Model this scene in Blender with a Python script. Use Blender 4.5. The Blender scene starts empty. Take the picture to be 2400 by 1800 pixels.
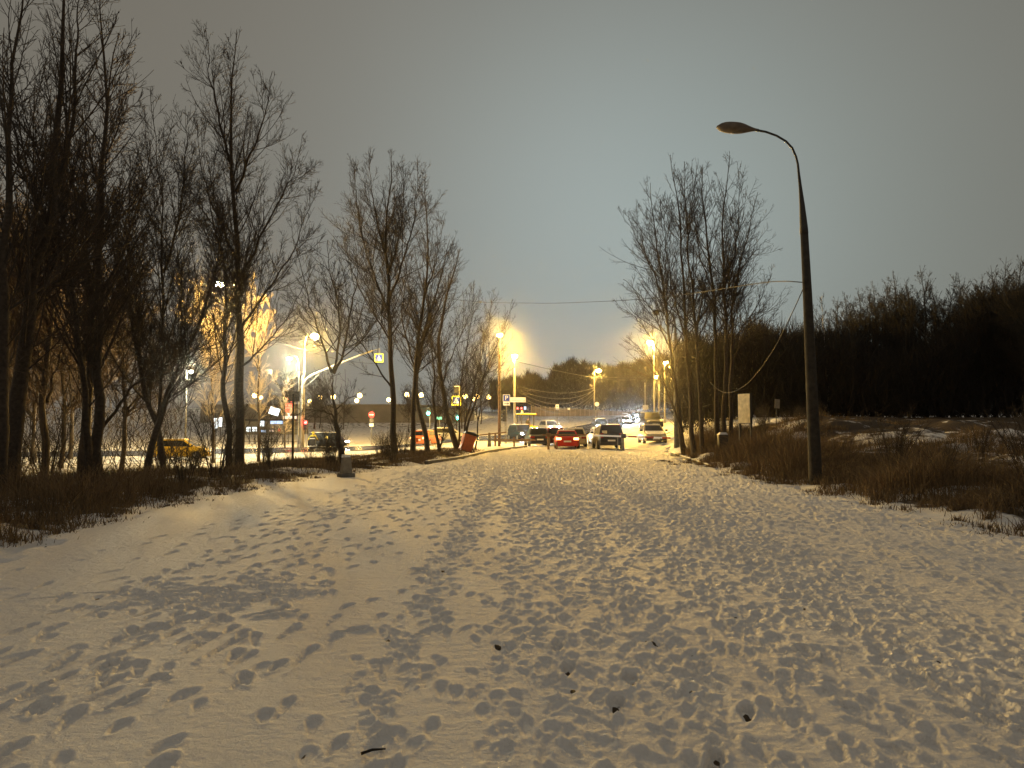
import bpy, math, random
import numpy as np
from mathutils import Vector, Matrix
random.seed(7)
RNG = np.random.default_rng(11)
sc = bpy.context.scene
COL = sc.collection
R = math.radians
F = 1780.0
PITCH = math.atan(100.0 / F)
CAMZ = 1.6
CP, SP = math.cos(PITCH), math.sin(PITCH)


def P(u, v, d):
    """world point seen at photo pixel (u, v) of the 2400 x 1800 picture at depth y = d"""
    xc, yc = (u - 1200.0) / F, (900.0 - v) / F
    dy, dz = CP - yc * SP, SP + yc * CP
    t = d / dy
    return np.array([xc * t, d, CAMZ + dz * t])


def X(u, d):
    return (u - 1200.0) / F * d


def sstep(a, b, x):
    t = np.clip((np.asarray(x, float) - a) / (b - a), 0, 1)
    return t * t * (3 - 2 * t)


_lat = np.random.default_rng(5).random((256, 256))


def vnoise(x, y, s=1.0, o=0.0):
    x = np.asarray(x, float) / s + o * 17.3 + 300
    y = np.asarray(y, float) / s + o * 9.1 + 300
    xi, yi = np.floor(x).astype(int), np.floor(y).astype(int)
    fx, fy = x - xi, y - yi
    fx, fy = fx * fx * (3 - 2 * fx), fy * fy * (3 - 2 * fy)
    g = lambda a, b: _lat[a % 256, b % 256]
    return ((g(xi, yi) * (1 - fx) + g(xi + 1, yi) * fx) * (1 - fy) +
            (g(xi, yi + 1) * (1 - fx) + g(xi + 1, yi + 1) * fx) * fy) - 0.5


def xl(y):   # left and right edges of the snowy path
    return np.interp(y, [0, 10, 15, 22, 26, 32, 40, 46, 54, 60], [-6.6, -6.8, -7.2, -6.7, -5.6, -3.8, -2.6, -1.9, 0.3, 1.2])


def xr(y):
    return np.interp(y, [0, 11, 20, 32, 41, 50, 60], [7.4, 7.6, 7.7, 8.0, 8.9, 10.4, 12.0])


def H0(x, y):
    """smooth height of the land"""
    x = np.asarray(x, float); y = np.asarray(y, float)
    base = np.interp(y, [0, 60, 75, 100, 125, 150, 200, 260, 420, 900], [0, 0, 0.03, .35, .9, 2.0, 4.2, 6.5, 11, 16])
    left = np.interp(y, [0, 18, 34, 60, 75, 95, 120, 195, 203, 260, 900], [0, -.15, -.9, -.8, -.55, -.5, -.1, 1.7, 6.6, 7.2, 12])
    wl = sstep(-4, -14, x) * sstep(14, 60, y) + sstep(-10, -16, x) * (1 - sstep(14, 60, y))
    h = base * (1 - wl) + left * wl
    wr = sstep(8.5, 19, x) * (1 - sstep(70, 130, y) * (1 - sstep(18, 40, x)))
    right = np.interp(y, [0, 6, 15, 25, 35, 48, 60, 80, 150, 400], [.1, .15, .4, .85, 1.15, 1.9, 2.3, 2.5, 3.2, 10])
    return h * (1 - wr) + np.maximum(right, h) * wr


def in_path(x, y):
    return sstep(-.25, .35, x - xl(y)) * sstep(-.25, .35, xr(y) - x) * (1 - sstep(60, 62, y))


def H(x, y):
    """height of the coarse land sheet"""
    h = H0(x, y)
    x = np.asarray(x, float); y = np.asarray(y, float)
    verge = (sstep(.0, -1.2, x - xl(y)) * sstep(-18, -14, x) + sstep(.0, 1.2, x - xr(y)) * sstep(30, 24, x)) * (1 - sstep(52, 62, y))
    h = h + verge * (.10 + .26 * vnoise(x, y, 1.4) + .16 * vnoise(x, y, .6, 3))
    mound = sstep(9, 14, x) * (1 - sstep(45, 70, y))
    h = h + mound * (.5 * vnoise(x, y, 3.5, 2) + .22 * vnoise(x, y, 1.1, 4))
    return h - .13 * in_path(x, y)


def Hs(x, y):
    return float(H0(x, y))


# ------------------------------------------------------------------ materials
def mat(name, col, rough=.7, metal=0., var=.0, scale=8., bump=0., bscale=40., emit=None, es=0., spec=.5, sample=False):
    m = bpy.data.materials.new(name); m.use_nodes = True
    nt = m.node_tree; b = nt.nodes['Principled BSDF']
    b.inputs['Base Color'].default_value = (*col, 1); b.inputs['Roughness'].default_value = rough
    b.inputs['Metallic'].default_value = metal; b.inputs['Specular IOR Level'].default_value = spec
    if emit:
        b.inputs['Emission Color'].default_value = (*emit, 1); b.inputs['Emission Strength'].default_value = es
        if not sample: m.cycles.emission_sampling = 'NONE'
    if var or bump:
        tc = nt.nodes.new('ShaderNodeTexCoord')
    if var:
        n = nt.nodes.new('ShaderNodeTexNoise'); n.inputs['Scale'].default_value = scale; n.inputs['Detail'].default_value = 5
        nt.links.new(tc.outputs['Object'], n.inputs['Vector'])
        r = nt.nodes.new('ShaderNodeMapRange'); r.inputs[1].default_value = .3; r.inputs[2].default_value = .7
        r.inputs[3].default_value = 1 - var; r.inputs[4].default_value = 1 + var
        nt.links.new(n.outputs['Fac'], r.inputs[0])
        mx = nt.nodes.new('ShaderNodeVectorMath'); mx.operation = 'SCALE'; mx.inputs[0].default_value = col
        nt.links.new(r.outputs[0], mx.inputs['Scale']); nt.links.new(mx.outputs[0], b.inputs['Base Color'])
    if bump:
        n2 = nt.nodes.new('ShaderNodeTexNoise'); n2.inputs['Scale'].default_value = bscale; n2.inputs['Detail'].default_value = 4
        nt.links.new(tc.outputs['Object'], n2.inputs['Vector'])
        bp = nt.nodes.new('ShaderNodeBump'); bp.inputs['Strength'].default_value = bump; bp.inputs['Distance'].default_value = .02
        nt.links.new(n2.outputs['Fac'], bp.inputs['Height']); nt.links.new(bp.outputs[0], b.inputs['Normal'])
    return m


M = {}
M['bark'] = mat('bark', (.050, .038, .028), .9, var=.45, scale=14, bump=.8, bscale=30)
M['bark_grey'] = mat('bark_grey', (.085, .072, .055), .9, var=.5, scale=9, bump=.7, bscale=25)
M['twig'] = mat('twig_bark', (.045, .034, .026), .9)
M['twig_red'] = mat('twig_reddish', (.075, .052, .038), .9)
M['twig_lit'] = mat('lit_twig', (.48, .40, .28), .8)  # lightened copy of the twig bark: lamplight put into its colour
M['birch'] = mat('birch_bark', (.42, .40, .36), .8, var=.5, scale=6)
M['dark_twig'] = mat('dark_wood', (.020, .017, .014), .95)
M['concrete'] = mat('concrete', (.22, .20, .165), .85, var=.25, scale=6, bump=.3)
M['concrete_dark'] = mat('concrete_dark', (.13, .125, .115), .9, var=.35, scale=5, bump=.4)
M['steel'] = mat('galvanised_steel', (.17, .17, .165), .6, .2, var=.15, scale=5)
M['dark_steel'] = mat('dark_steel', (.035, .033, .032), .6, .3, var=.2)
M['rust'] = mat('rusty_steel', (.13, .075, .05), .8, .1, var=.4, scale=8)
M['orange_bin'] = mat('orange_plastic', (.50, .115, .03), .55, var=.2, scale=7)
M['black'] = mat('black_plastic', (.018, .018, .02), .5)
M['rubber'] = mat('rubber', (.02, .02, .02), .85)
M['rim'] = mat('alloy', (.35, .35, .36), .35, .8)
M['glass'] = mat('tinted_glass', (.010, .011, .012), .3, 0, spec=.10)
M['white'] = mat('white_paint', (.75, .74, .7), .5, var=.08)
M['cream'] = mat('cream_board', (.62, .56, .42), .7, var=.25, scale=5)
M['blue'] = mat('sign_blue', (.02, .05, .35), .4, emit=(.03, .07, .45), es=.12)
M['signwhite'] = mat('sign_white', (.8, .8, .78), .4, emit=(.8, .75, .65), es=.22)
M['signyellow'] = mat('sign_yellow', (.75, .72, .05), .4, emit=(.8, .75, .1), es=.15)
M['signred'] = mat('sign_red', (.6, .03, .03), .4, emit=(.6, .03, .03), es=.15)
M['navy'] = mat('navy_print', (.02, .02, .12), .5)
M['snowcap'] = mat('settled_snow', (.8, .8, .8), .65, bump=.4, bscale=30)
M['wood'] = mat('weathered_wood', (.20, .13, .08), .85, var=.3, scale=10, bump=.3)
M['redwhite'] = mat('barrier_red', (.42, .05, .04), .6, var=.15)
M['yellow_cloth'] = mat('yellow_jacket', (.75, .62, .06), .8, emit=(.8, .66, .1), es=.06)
M['cloth_dark'] = mat('dark_cloth', (.03, .03, .035), .85)
M['skin'] = mat('skin', (.5, .3, .22), .6)
M['lens_sodium'] = mat('sodium_lens', (1, .8, .4), .3, emit=(1, .60, .17), es=160)
M['lens_cool'] = mat('cool_lens', (1, 1, .8), .3, emit=(1, .95, .62), es=90)
M['lens_globe'] = mat('globe_lens', (1, .8, .4), .3, emit=(1, .68, .22), es=16)
M['lens_dead'] = mat('unlit_lens', (.16, .14, .11), .4)
M['head_white'] = mat('headlamp_white', (1, 1, 1), .3, emit=(.80, .93, 1), es=260)
M['head_warm'] = mat('headlamp_warm', (1, 1, 1), .3, emit=(1, .97, .88), es=200)
M['head_off'] = mat('headlamp_off', (.45, .45, .42), .15)
M['tail_lit'] = mat('tail_lamp_lit', (.8, .1, .05), .3, emit=(1, .40, .13), es=8)
M['tail_off'] = mat('tail_lamp_off', (.18, .01, .01), .25)
M['green_lit'] = mat('signal_green_lit', (.1, .9, .7), .3, emit=(.10, 1, .72), es=16)
M['red_lit'] = mat('signal_red_lit', (.9, .1, .08), .3, emit=(1, .05, .05), es=13)
M['shop_white'] = mat('lit_shop_white', (.8, .9, 1), .4, emit=(.72, .88, 1), es=1.7)
M['shop_blue'] = mat('lit_shop_blue', (.4, .6, 1), .4, emit=(.42, .62, 1), es=1.1)
M['shop_red'] = mat('lit_shop_red', (.8, .1, .08), .4, emit=(1, .13, .09), es=.9)
M['shop_pale'] = mat('lit_pale', (.9, .8, .78), .4, emit=(1, .85, .8), es=1.0)
M['amber'] = mat('amber_lamp', (.9, .7, .2), .4, emit=(1, .75, .15), es=1.6)
M['wire'] = mat('cable', (.014, .013, .012), .7)


def paint(name, col, rough=.32):
    return mat('paint_' + name, col, .42, 0, var=.05, spec=.22)


# ------------------------------------------------------------------ mesh building
def link(name, me, m, parent=None):
    o = bpy.data.objects.new(name, me); COL.objects.link(o)
    if m and not me.materials: me.materials.append(m)
    if parent: o.parent = parent
    return o


def tag(o, label=None, cat=None, group=None, kind=None):
    if label: o['label'] = label
    if cat: o['category'] = cat
    if group: o['group'] = group
    if kind: o['kind'] = kind
    return o


def root(name, loc, label, cat, group=None, rz=0.):
    o = bpy.data.objects.new(name, None); COL.objects.link(o); o.empty_display_size = .2
    o.location = loc; o.rotation_euler = (0, 0, rz)
    return tag(o, label, cat, group)


def np_mesh(name, V, Q=None, T=None, smooth=True):
    """mesh from numpy arrays of vertices, quads and triangles"""
    me = bpy.data.meshes.new(name)
    nq = 0 if Q is None else len(Q); ntri = 0 if T is None else len(T)
    me.vertices.add(len(V)); me.vertices.foreach_set('co', np.ascontiguousarray(V, np.float32).ravel())
    li = []
    if nq: li.append(np.asarray(Q).ravel())
    if ntri: li.append(np.asarray(T).ravel())
    li = np.concatenate(li).astype(np.int32)
    me.loops.add(len(li)); me.loops.foreach_set('vertex_index', li)
    st = np.concatenate([np.arange(nq) * 4, nq * 4 + np.arange(ntri) * 3]).astype(np.int32)
    me.polygons.add(nq + ntri); me.polygons.foreach_set('loop_start', st)
    if smooth: me.polygons.foreach_set('use_smooth', np.ones(nq + ntri, bool))
    me.update(calc_edges=True); me.validate()
    return me


class MB:
    """collects simple solids into one mesh"""

    def __init__(s): s.v = []; s.f = []

    def add(s, vs, fs):
        o = len(s.v); s.v += [tuple(p) for p in vs]; s.f += [tuple(i + o for i in f) for f in fs]; return s

    def box(s, c, size, rz=0., rx=0., ry=0.):
        m = Matrix.Rotation(rz, 3, 'Z') @ Matrix.Rotation(ry, 3, 'Y') @ Matrix.Rotation(rx, 3, 'X')
        vs = [Vector(c) + m @ Vector((a * size[0] / 2, b * size[1] / 2, d * size[2] / 2)) for d in (-1, 1) for a, b in ((-1, -1), (1, -1), (1, 1), (-1, 1))]
        return s.add(vs, [(3, 2, 1, 0), (4, 5, 6, 7), (0, 1, 5, 4), (1, 2, 6, 5), (2, 3, 7, 6), (3, 0, 4, 7)])

    def frustum(s, z0, a0, b0, z1, a1, b1, c=(0, 0)):
        vs = [(c[0] + i * a0 / 2, c[1] + j * b0 / 2, z0) for i, j in ((-1, -1), (1, -1), (1, 1), (-1, 1))] + \
             [(c[0] + i * a1 / 2, c[1] + j * b1 / 2, z1) for i, j in ((-1, -1), (1, -1), (1, 1), (-1, 1))]
        return s.add(vs, [(3, 2, 1, 0), (4, 5, 6, 7), (0, 1, 5, 4), (1, 2, 6, 5), (2, 3, 7, 6), (3, 0, 4, 7)])

    def tube(s, pts, rad, k=8):
        pts = [Vector(p) for p in pts]; n = len(pts)
        if not hasattr(rad, '__len__'): rad = [rad] * n
        vs = []; fs = []
        t0 = (pts[1] - pts[0]).normalized()
        ref = Vector((1, 0, 0)) if abs(t0.x) < .8 else Vector((0, 1, 0))
        for i, p in enumerate(pts):
            t = (pts[min(i + 1, n - 1)] - pts[max(i - 1, 0)]).normalized()
            a = t.cross(ref).normalized(); b = t.cross(a)
            vs += [p + rad[i] * (math.cos(2 * math.pi * j / k) * a + math.sin(2 * math.pi * j / k) * b) for j in range(k)]
        for i in range(n - 1):
            fs += [(i * k + j, i * k + (j + 1) % k, (i + 1) * k + (j + 1) % k, (i + 1) * k + j) for j in range(k)]
        fs += [tuple(range(k))[::-1], tuple(range((n - 1) * k, n * k))]
        return s.add(vs, fs)

    def ball(s, c, r, seg=10, rings=7, zs=1., xs=1., ys=1.):
        vs = [(c[0], c[1], c[2] + r * zs)]
        for i in range(1, rings):
            th = math.pi * i / rings
            vs += [(c[0] + xs * r * math.sin(th) * math.cos(2 * math.pi * j / seg), c[1] + ys * r * math.sin(th) * math.sin(2 * math.pi * j / seg), c[2] + r * zs * math.cos(th)) for j in range(seg)]
        vs.append((c[0], c[1], c[2] - r * zs)); fs = []
        for j in range(seg): fs.append((0, 1 + j, 1 + (j + 1) % seg))
        for i in range(rings - 2):
            a = 1 + i * seg
            fs += [(a + j, a + seg + j, a + seg + (j + 1) % seg, a + (j + 1) % seg) for j in range(seg)]
        a = 1 + (rings - 2) * seg
        fs += [(a + (j + 1) % seg, a + j, len(vs) - 1) for j in range(seg)]
        return s.add(vs, fs)

    def disc(s, c, r, th, axis='y', k=20):
        d = {'x': (1, 0, 0), 'y': (0, 1, 0), 'z': (0, 0, 1)}[axis]
        c = Vector(c); d = Vector(d)
        return s.tube([c - d * th / 2, c + d * th / 2], r, k)

    def mesh(s, name, smooth=False):
        me = bpy.data.meshes.new(name); me.from_pydata(s.v, [], s.f); me.update()
        if smooth:
            for p in me.polygons: p.use_smooth = True
        return me

    def build(s, name, m, parent=None, smooth=False, bevel=0.):
        o = link(name, s.mesh(name, smooth), m, parent)
        if bevel:
            b = o.modifiers.new('bevel', 'BEVEL'); b.width = bevel; b.segments = 2; b.limit_method = 'ANGLE'
        return o


# ------------------------------------------------------------------ snow and ground
def snow_material(name, verge):
    m = bpy.data.materials.new(name); m.use_nodes = True
    nt = m.node_tree; N = nt.nodes; L = nt.links; b = N['Principled BSDF']
    tc = N.new('ShaderNodeTexCoord')

    def noise(sc_, det, rough=.55):
        n = N.new('ShaderNodeTexNoise'); n.inputs['Scale'].default_value = sc_; n.inputs['Detail'].default_value = det
        n.inputs['Roughness'].default_value = rough; L.new(tc.outputs['Object'], n.inputs['Vector']); return n
    at = N.new('ShaderNodeAttribute'); at.attribute_name = 'bare'
    n1 = noise(1.1, 7, .62); n2 = noise(26, 4)
    soil = N.new('ShaderNodeValToRGB'); soil.color_ramp.elements[0].color = (.03, .022, .013, 1); soil.color_ramp.elements[1].color = (.12, .085, .05, 1)
    L.new(n2.outputs['Fac'], soil.inputs[0])
    # bare amount + noise -> patches of soil and dead leaves showing through the snow
    ad = N.new('ShaderNodeMath'); ad.operation = 'ADD'; L.new(at.outputs['Fac'], ad.inputs[0])
    sb = N.new('ShaderNodeMath'); sb.operation = 'MULTIPLY_ADD'; L.new(n1.outputs['Fac'], sb.inputs[0]); sb.inputs[1].default_value = 1.6 if verge else .5; sb.inputs[2].default_value = -.8 if verge else -.25
    L.new(sb.outputs[0], ad.inputs[1])
    mr = N.new('ShaderNodeMapRange'); mr.interpolation_type = 'SMOOTHSTEP'; mr.inputs[1].default_value = .42; mr.inputs[2].default_value = .62; L.new(ad.outputs[0], mr.inputs[0])
    sn = N.new('ShaderNodeValToRGB'); sn.color_ramp.elements[0].color = (.78, .77, .76, 1); sn.color_ramp.elements[1].color = (.88, .88, .88, 1)
    n3 = noise(.9, 5); L.new(n3.outputs['Fac'], sn.inputs[0])
    mx = N.new('ShaderNodeMixRGB'); L.new(mr.outputs[0], mx.inputs[0]); L.new(sn.outputs[0], mx.inputs[1]); L.new(soil.outputs[0], mx.inputs[2])
    L.new(mx.outputs[0], b.inputs['Base Color']); b.inputs['Roughness'].default_value = .75; b.inputs['Specular IOR Level'].default_value = .25
    n4 = noise(34, 6, .7); n5 = noise(9, 4)
    mm = N.new('ShaderNodeMath'); mm.operation = 'MULTIPLY_ADD'; L.new(n5.outputs['Fac'], mm.inputs[0]); mm.inputs[1].default_value = 2.; L.new(n4.outputs['Fac'], mm.inputs[2])
    bp = N.new('ShaderNodeBump'); bp.inputs['Strength'].default_value = .85; bp.inputs['Distance'].default_value = .02
    L.new(mm.outputs[0], bp.inputs['Height']); L.new(bp.outputs[0], b.inputs['Normal'])
    return m


def grid_mesh(name, Xg, Yg, Zg, attr=None):
    nr, nc = Xg.shape
    V = np.stack([Xg.ravel(), Yg.ravel(), Zg.ravel()], 1)
    i = np.arange(nr - 1)[:, None] * nc + np.arange(nc - 1)[None, :]
    Q = np.stack([i, i + 1, i + nc + 1, i + nc], -1).reshape(-1, 4)
    me = np_mesh(name, V, Q)
    if attr is not None:
        a = me.attributes.new('bare', 'FLOAT', 'POINT'); a.data.foreach_set('value', attr.ravel().astype(np.float32))
    return me


def axis(a, b, step, lo, hi, g=1.12):
    xs = list(np.arange(a, b, step)); s = step
    while xs[-1] < hi: s *= g; xs.append(xs[-1] + s)
    s = step; ys = [xs[0]]
    while ys[-1] > lo: s *= g; ys.append(ys[-1] - s)
    return np.array(ys[:0:-1] + xs)


gx = axis(-17, 24, .2, -420, 420, 1.13); gy = axis(0, 64, .22, -60, 900, 1.07)
GX, GY = np.meshgrid(gx, gy)
GZ = H(GX, GY)
EN = 1.1 * vnoise(GX, GY, .9, 51) + .6 * vnoise(GX, GY, .35, 52)
vl = sstep(.1, -.9, GX - xl(GY) + EN) * (1 - sstep(46, 56, GY)) * sstep(-22, -15, GX)
vr = sstep(-.1, 1.1, GX - xr(GY) + EN) * (1 - sstep(60, 75, GY))
far = sstep(100, 130, GY) * .33 + sstep(150, 190, GY) * .1
bare = np.clip(vl * (.62 + .35 * vnoise(GX, GY, 2.2, 1)), 0, 1)
bare = np.maximum(bare, np.clip(vr * (.34 + .75 * vnoise(GX, GY, 3.0, 7) + .2 * sstep(9, 12, GX) * sstep(40, 20, GY)), 0, 1))
bare = np.maximum(bare, vr * sstep(.365, .40, GX / np.maximum(GY, 1)) * sstep(24, 42, GY) * np.clip(.74 + .3 * vnoise(GX, GY, 2.6, 21), 0, 1))
bare = np.maximum(bare, np.where(GX < -13, .42, 0) * sstep(8, 20, GY) * (1 - sstep(58, 64, GY)))
bare = np.maximum(bare, far)
ground = link('ground', grid_mesh('ground', GX, GY, GZ, bare), snow_material('patchy_snow', True)); tag(ground, kind='structure')

# trampled snow of the path: a finer sheet over the land, with every footprint pressed into it
NR, NC = 1650, 900
py = 2.2 * (63 / 2.2) ** (np.arange(NR) / (NR - 1.0))
tt = np.linspace(-1, 1, NC)
pw = np.minimum(2.2 + .8 * py, 11.0)
PX = tt[None, :] * pw[:, None] + np.interp(py, [0, 40, 63], [.2, 1.5, 6.5])[:, None]
PY = np.repeat(py[:, None], NC, 1)
hh = .022 * vnoise(PX, PY, 2.3) + .010 * vnoise(PX, PY * .6, .5, 2)
tram = sstep(-1.7, .4, PX + .06 * (PY - 6)) * .9 + .25 * sstep(14, 24, PY)   # how worn the snow is
rdg = lambda s_, o_, ax=1., ay=1.: .5 - 2 * np.abs(vnoise(PX * ax, PY * ay, s_, o_))
hh += tram * (.005 * rdg(.30, 4, 1.4, .6) + .004 * rdg(.13, 12, 1.2, .7) + .004 * vnoise(PX, PY, .06, 5))
bareP = np.zeros_like(hh)
prng = np.random.default_rng(3)


def stamp(cx, cy, ang, D, la=.12, lb=.038, drag=0., dark=False):
    r0, r1 = np.searchsorted(py, [cy - .55, cy + .55])
    if r1 - r0 < 1: return
    rc = (r0 + r1) // 2 if r1 < NR else NR - 1
    offc = PX[min(rc, NR - 1), NC // 2]; w = pw[min(rc, NR - 1)]
    c0 = int(np.clip((cx - .5 - offc) / w * .5 * NC + NC / 2 - 4, 0, NC)); c1 = int(np.clip((cx + .5 - offc) / w * .5 * NC + NC / 2 + 4, 0, NC))
    if c1 - c0 < 1: return
    sl = (slice(r0, r1), slice(c0, c1))
    dx, dy = PX[sl] - cx, PY[sl] - cy
    ca, sa = math.cos(ang), math.sin(ang)
    a = dx * sa + dy * ca; b = dx * ca - dy * sa
    a2 = np.where(a < 0, a / (1 + drag), a)
    lbb = lb * (1 + .22 * np.sin(np.clip(a2 / la, -1, 1) * 2.2))
    r = np.sqrt((a2 / la) ** 2 + (b / lbb) ** 2)
    m = sstep(1.09, .9, r) * (.82 + .9 * np.clip(vnoise(PX[sl], PY[sl], .045, 23), -.5, .2))
    rim = np.exp(-((r - 1.42) / .24) ** 2) * D * .38 * (.6 + .8 * vnoise(PX[sl], PY[sl], .05, 8) + .5 * (a > 0))
    h = hh[sl]
    hh[sl] = h * (1 - m) + m * (-D + (.16 * D * np.sin(a * 95) if D > .018 else 0) + h * .5) + rim * (1 - m)
    if dark: bareP[sl] = np.maximum(bareP[sl], sstep(.95, .35, r) * (.35 + 1.2 * np.maximum(vnoise(PX[sl], PY[sl], .045, 6), 0) * 2))


def trail(x0, y0, y1, slope, D, step=.66, gap=.11, dragp=.3, wob=.35, darkp=.012):
    y = y0; k = 0; x = x0; ph = prng.random() * 9
    while y < y1:
        xx = x0 + slope * (y - y0) + wob * math.sin(y * .33 + ph) + (gap if k % 2 else -gap) + prng.normal(0, .03)
        if xl(y) + .1 < xx < xr(y) - .1 and prng.random() > .04:
            stamp(xx, y + prng.normal(0, .05), math.atan(slope) + prng.normal(0, .16) + (.14 if k % 2 else -.14), D * (1 + max(0., y - 7) / 20) * prng.uniform(.6, 1.3), drag=prng.random() * 2.6 if prng.random() < dragp else 0,
                  la=prng.uniform(.09, .125), lb=prng.uniform(.030, .040), dark=prng.random() < darkp)
        y += step * prng.uniform(.88, 1.12); k += 1


lanes = np.linspace(-.95, 3.5, 13) + prng.normal(0, .07, 13)   # people follow one another's steps: beaten lines with ridges between
for _ in range(125): trail(prng.choice(lanes) + prng.normal(0, .07), prng.uniform(2.2, 5), 62, prng.normal(.012, .012), .0145, step=.6, dragp=.3, wob=.10, gap=.085)
for _ in range(22): trail(prng.uniform(-.9, 3.4), prng.uniform(2.2, 6), 62, prng.normal(.03, .06), .015, dragp=.12)
lanes = np.linspace(3.4, 7.3, 10) + prng.normal(0, .1, 10)
for _ in range(70): trail(prng.choice(lanes) + prng.normal(0, .10), prng.uniform(2.4, 9), 60, prng.normal(-.015, .02), .0135, dragp=.4, wob=.14, gap=.085)
for _ in range(25): trail(prng.uniform(2.0, 7.4), prng.uniform(2.4, 9), 60, prng.normal(-.02, .08), .013, dragp=.25)
for x0, y0, sl_ in ((-3.3, 2.4, .0), (-2.95, 2.6, .02), (-2.5, 2.4, -.03), (-2.75, 3.1, .01), (-2.05, 2.4, -.04), (-3.7, 3.4, .03), (-2.3, 3.8, -.02), (-1.85, 3.2, -.05), (-3.1, 4.4, -.02), (-1.55, 2.4, -.02), (-2.2, 2.5, -.05)):
    trail(x0, y0, prng.uniform(7.2, 9.5), sl_, .020, dragp=.35, wob=.07)
for x0, y0, y1, sl_ in ((-3.7, 7.2, 30, .02), (-3.3, 7.5, 34, .035), (-3.0, 7.0, 36, .05), (-2.7, 7.4, 40, .02), (-3.5, 8.4, 30, .06), (-2.3, 6.8, 42, .04), (-4.8, 6.5, 13, .1), (-5.6, 7.2, 15, .17), (-2.0, 9.5, 40, .03), (-1.4, 9, 44, .02), (-3.9, 11, 33, .04), (-4.4, 13, 30, .03)):
    trail(x0, y0, y1, sl_, .021, dragp=.35, wob=.12)
for _ in range(70):   # the trampled place where several tracks cross
    stamp(prng.normal(-3.0, .55), prng.normal(7.4, .38), prng.normal(1.2, .5), prng.uniform(.010, .02), drag=prng.random() * 1.5)
for _ in range(60): trail(prng.uniform(-4.2, 3.0), prng.uniform(11, 26), 62, prng.normal(.06, .05), .024, dragp=.12)
for _ in range(50): trail(prng.uniform(-1.5, 8), prng.uniform(12, 30), 62, prng.normal(.05, .06), .021, dragp=.12)
for _ in range(20): trail(prng.uniform(-4.2, -1.35), prng.uniform(2.3, 5.0), prng.uniform(7, 12), prng.normal(.0, .03), .018, dragp=.35, wob=.08)
for _ in range(26): trail(prng.uniform(.5, 7), prng.uniform(2.4, 20), 60, prng.normal(-.12, .1), .014, dragp=.3)
for cx, cy, an in ((.93, 3.62, .5), (.98, 3.72, .2), (-1.02, 8.5, .4), (-1.25, 6.0, .9), (-2.1, 6.55, 1.0), (-2.0, 6.45, 1.0), (.33, 5.6, .1), (.37, 5.1, .2), (.75, 4.9, .1), (.6, 4.45, .2), (-.75, 9.6, .3), (1.3, 4.3, .3)):
    stamp(cx, cy, an, .042, dark=True)
hh += tram * (.0035 * rdg(.22, 14, 1.5, .5) + .0035 * rdg(.10, 17, 1.3, .7) + .0028 * rdg(.055, 18) + .0022 * vnoise(PX, PY, .03, 15)) + (1 - tram) * .0016 * vnoise(PX, PY, .05, 19)
edge = in_path(PX + .9 * vnoise(PX, PY, 1.3, 9) + .5 * vnoise(PX, PY, .35, 3), PY) * sstep(63, 60.5, PY)
side = sstep(0, .05, 1 - np.abs(tt))[None, :]
PZ = H0(PX, PY) + hh + .012 - .24 * (1 - edge) - .3 * (1 - side)
path = link('path', grid_mesh('path', PX, PY, PZ, np.clip(bareP, 0, 1)), snow_material('trodden_snow', False)); tag(path, kind='structure')


def strip(name, line, widths, m, dz, bare_v=None, n=90):
    """road surface swept along a centre line, lying on the land"""
    line = np.array(line, float); s = np.concatenate([[0], np.cumsum(np.hypot(*np.diff(line, axis=0).T))])
    t = np.linspace(0, s[-1], n)
    from_ = np.stack([np.interp(t, s, line[:, 0]), np.interp(t, s, line[:, 1])], 1)
    for _ in range(6): from_[1:-1] = (from_[:-2] + 2 * from_[1:-1] + from_[2:]) / 4
    tg = np.gradient(from_, axis=0); tg /= np.linalg.norm(tg, axis=1)[:, None]
    nrm = np.stack([tg[:, 1], -tg[:, 0]], 1); w = np.interp(t, s, np.broadcast_to(widths, (len(line),)))
    k = np.linspace(-.5, .5, 13)
    XX = from_[:, 0, None] + nrm[:, 0, None] * k[None] * w[:, None]; YY = from_[:, 1, None] + nrm[:, 1, None] * k[None] * w[:, None]
    o = link(name, grid_mesh(name, XX, YY, H0(XX, YY) + dz, None), m); tag(o, kind='structure'); return o


def road_material():
    m = bpy.data.materials.new('wet_asphalt'); m.use_nodes = True; nt = m.node_tree; N = nt.nodes; L = nt.links; b = N['Principled BSDF']
    tc = N.new('ShaderNodeTexCoord'); n = N.new('ShaderNodeTexNoise'); n.inputs['Scale'].default_value = .6; n.inputs['Detail'].default_value = 6
    L.new(tc.outputs['Object'], n.inputs['Vector'])
    r = N.new('ShaderNodeValToRGB'); r.color_ramp.elements[0].position = .42; r.color_ramp.elements[0].color = (.035, .035, .038, 1); r.color_ramp.elements[1].position = .62; r.color_ramp.elements[1].color = (.17, .165, .16, 1)
    L.new(n.outputs['Fac'], r.inputs[0]); L.new(r.outputs[0], b.inputs['Base Color'])
    q = N.new('ShaderNodeMapRange'); q.inputs[1].default_value = .4; q.inputs[2].default_value = .65; q.inputs[3].default_value = .07; q.inputs[4].default_value = .32
    L.new(n.outputs['Fac'], q.inputs[0]); L.new(q.outputs[0], b.inputs['Roughness'])
    n2 = N.new('ShaderNodeTexNoise'); n2.inputs['Scale'].default_value = 25; L.new(tc.outputs['Object'], n2.inputs['Vector'])
    bp = N.new('ShaderNodeBump'); bp.inputs['Strength'].default_value = .25; bp.inputs['Distance'].default_value = .01; L.new(n2.outputs['Fac'], bp.inputs['Height']); L.new(bp.outputs[0], b.inputs['Normal'])
    return m


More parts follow.
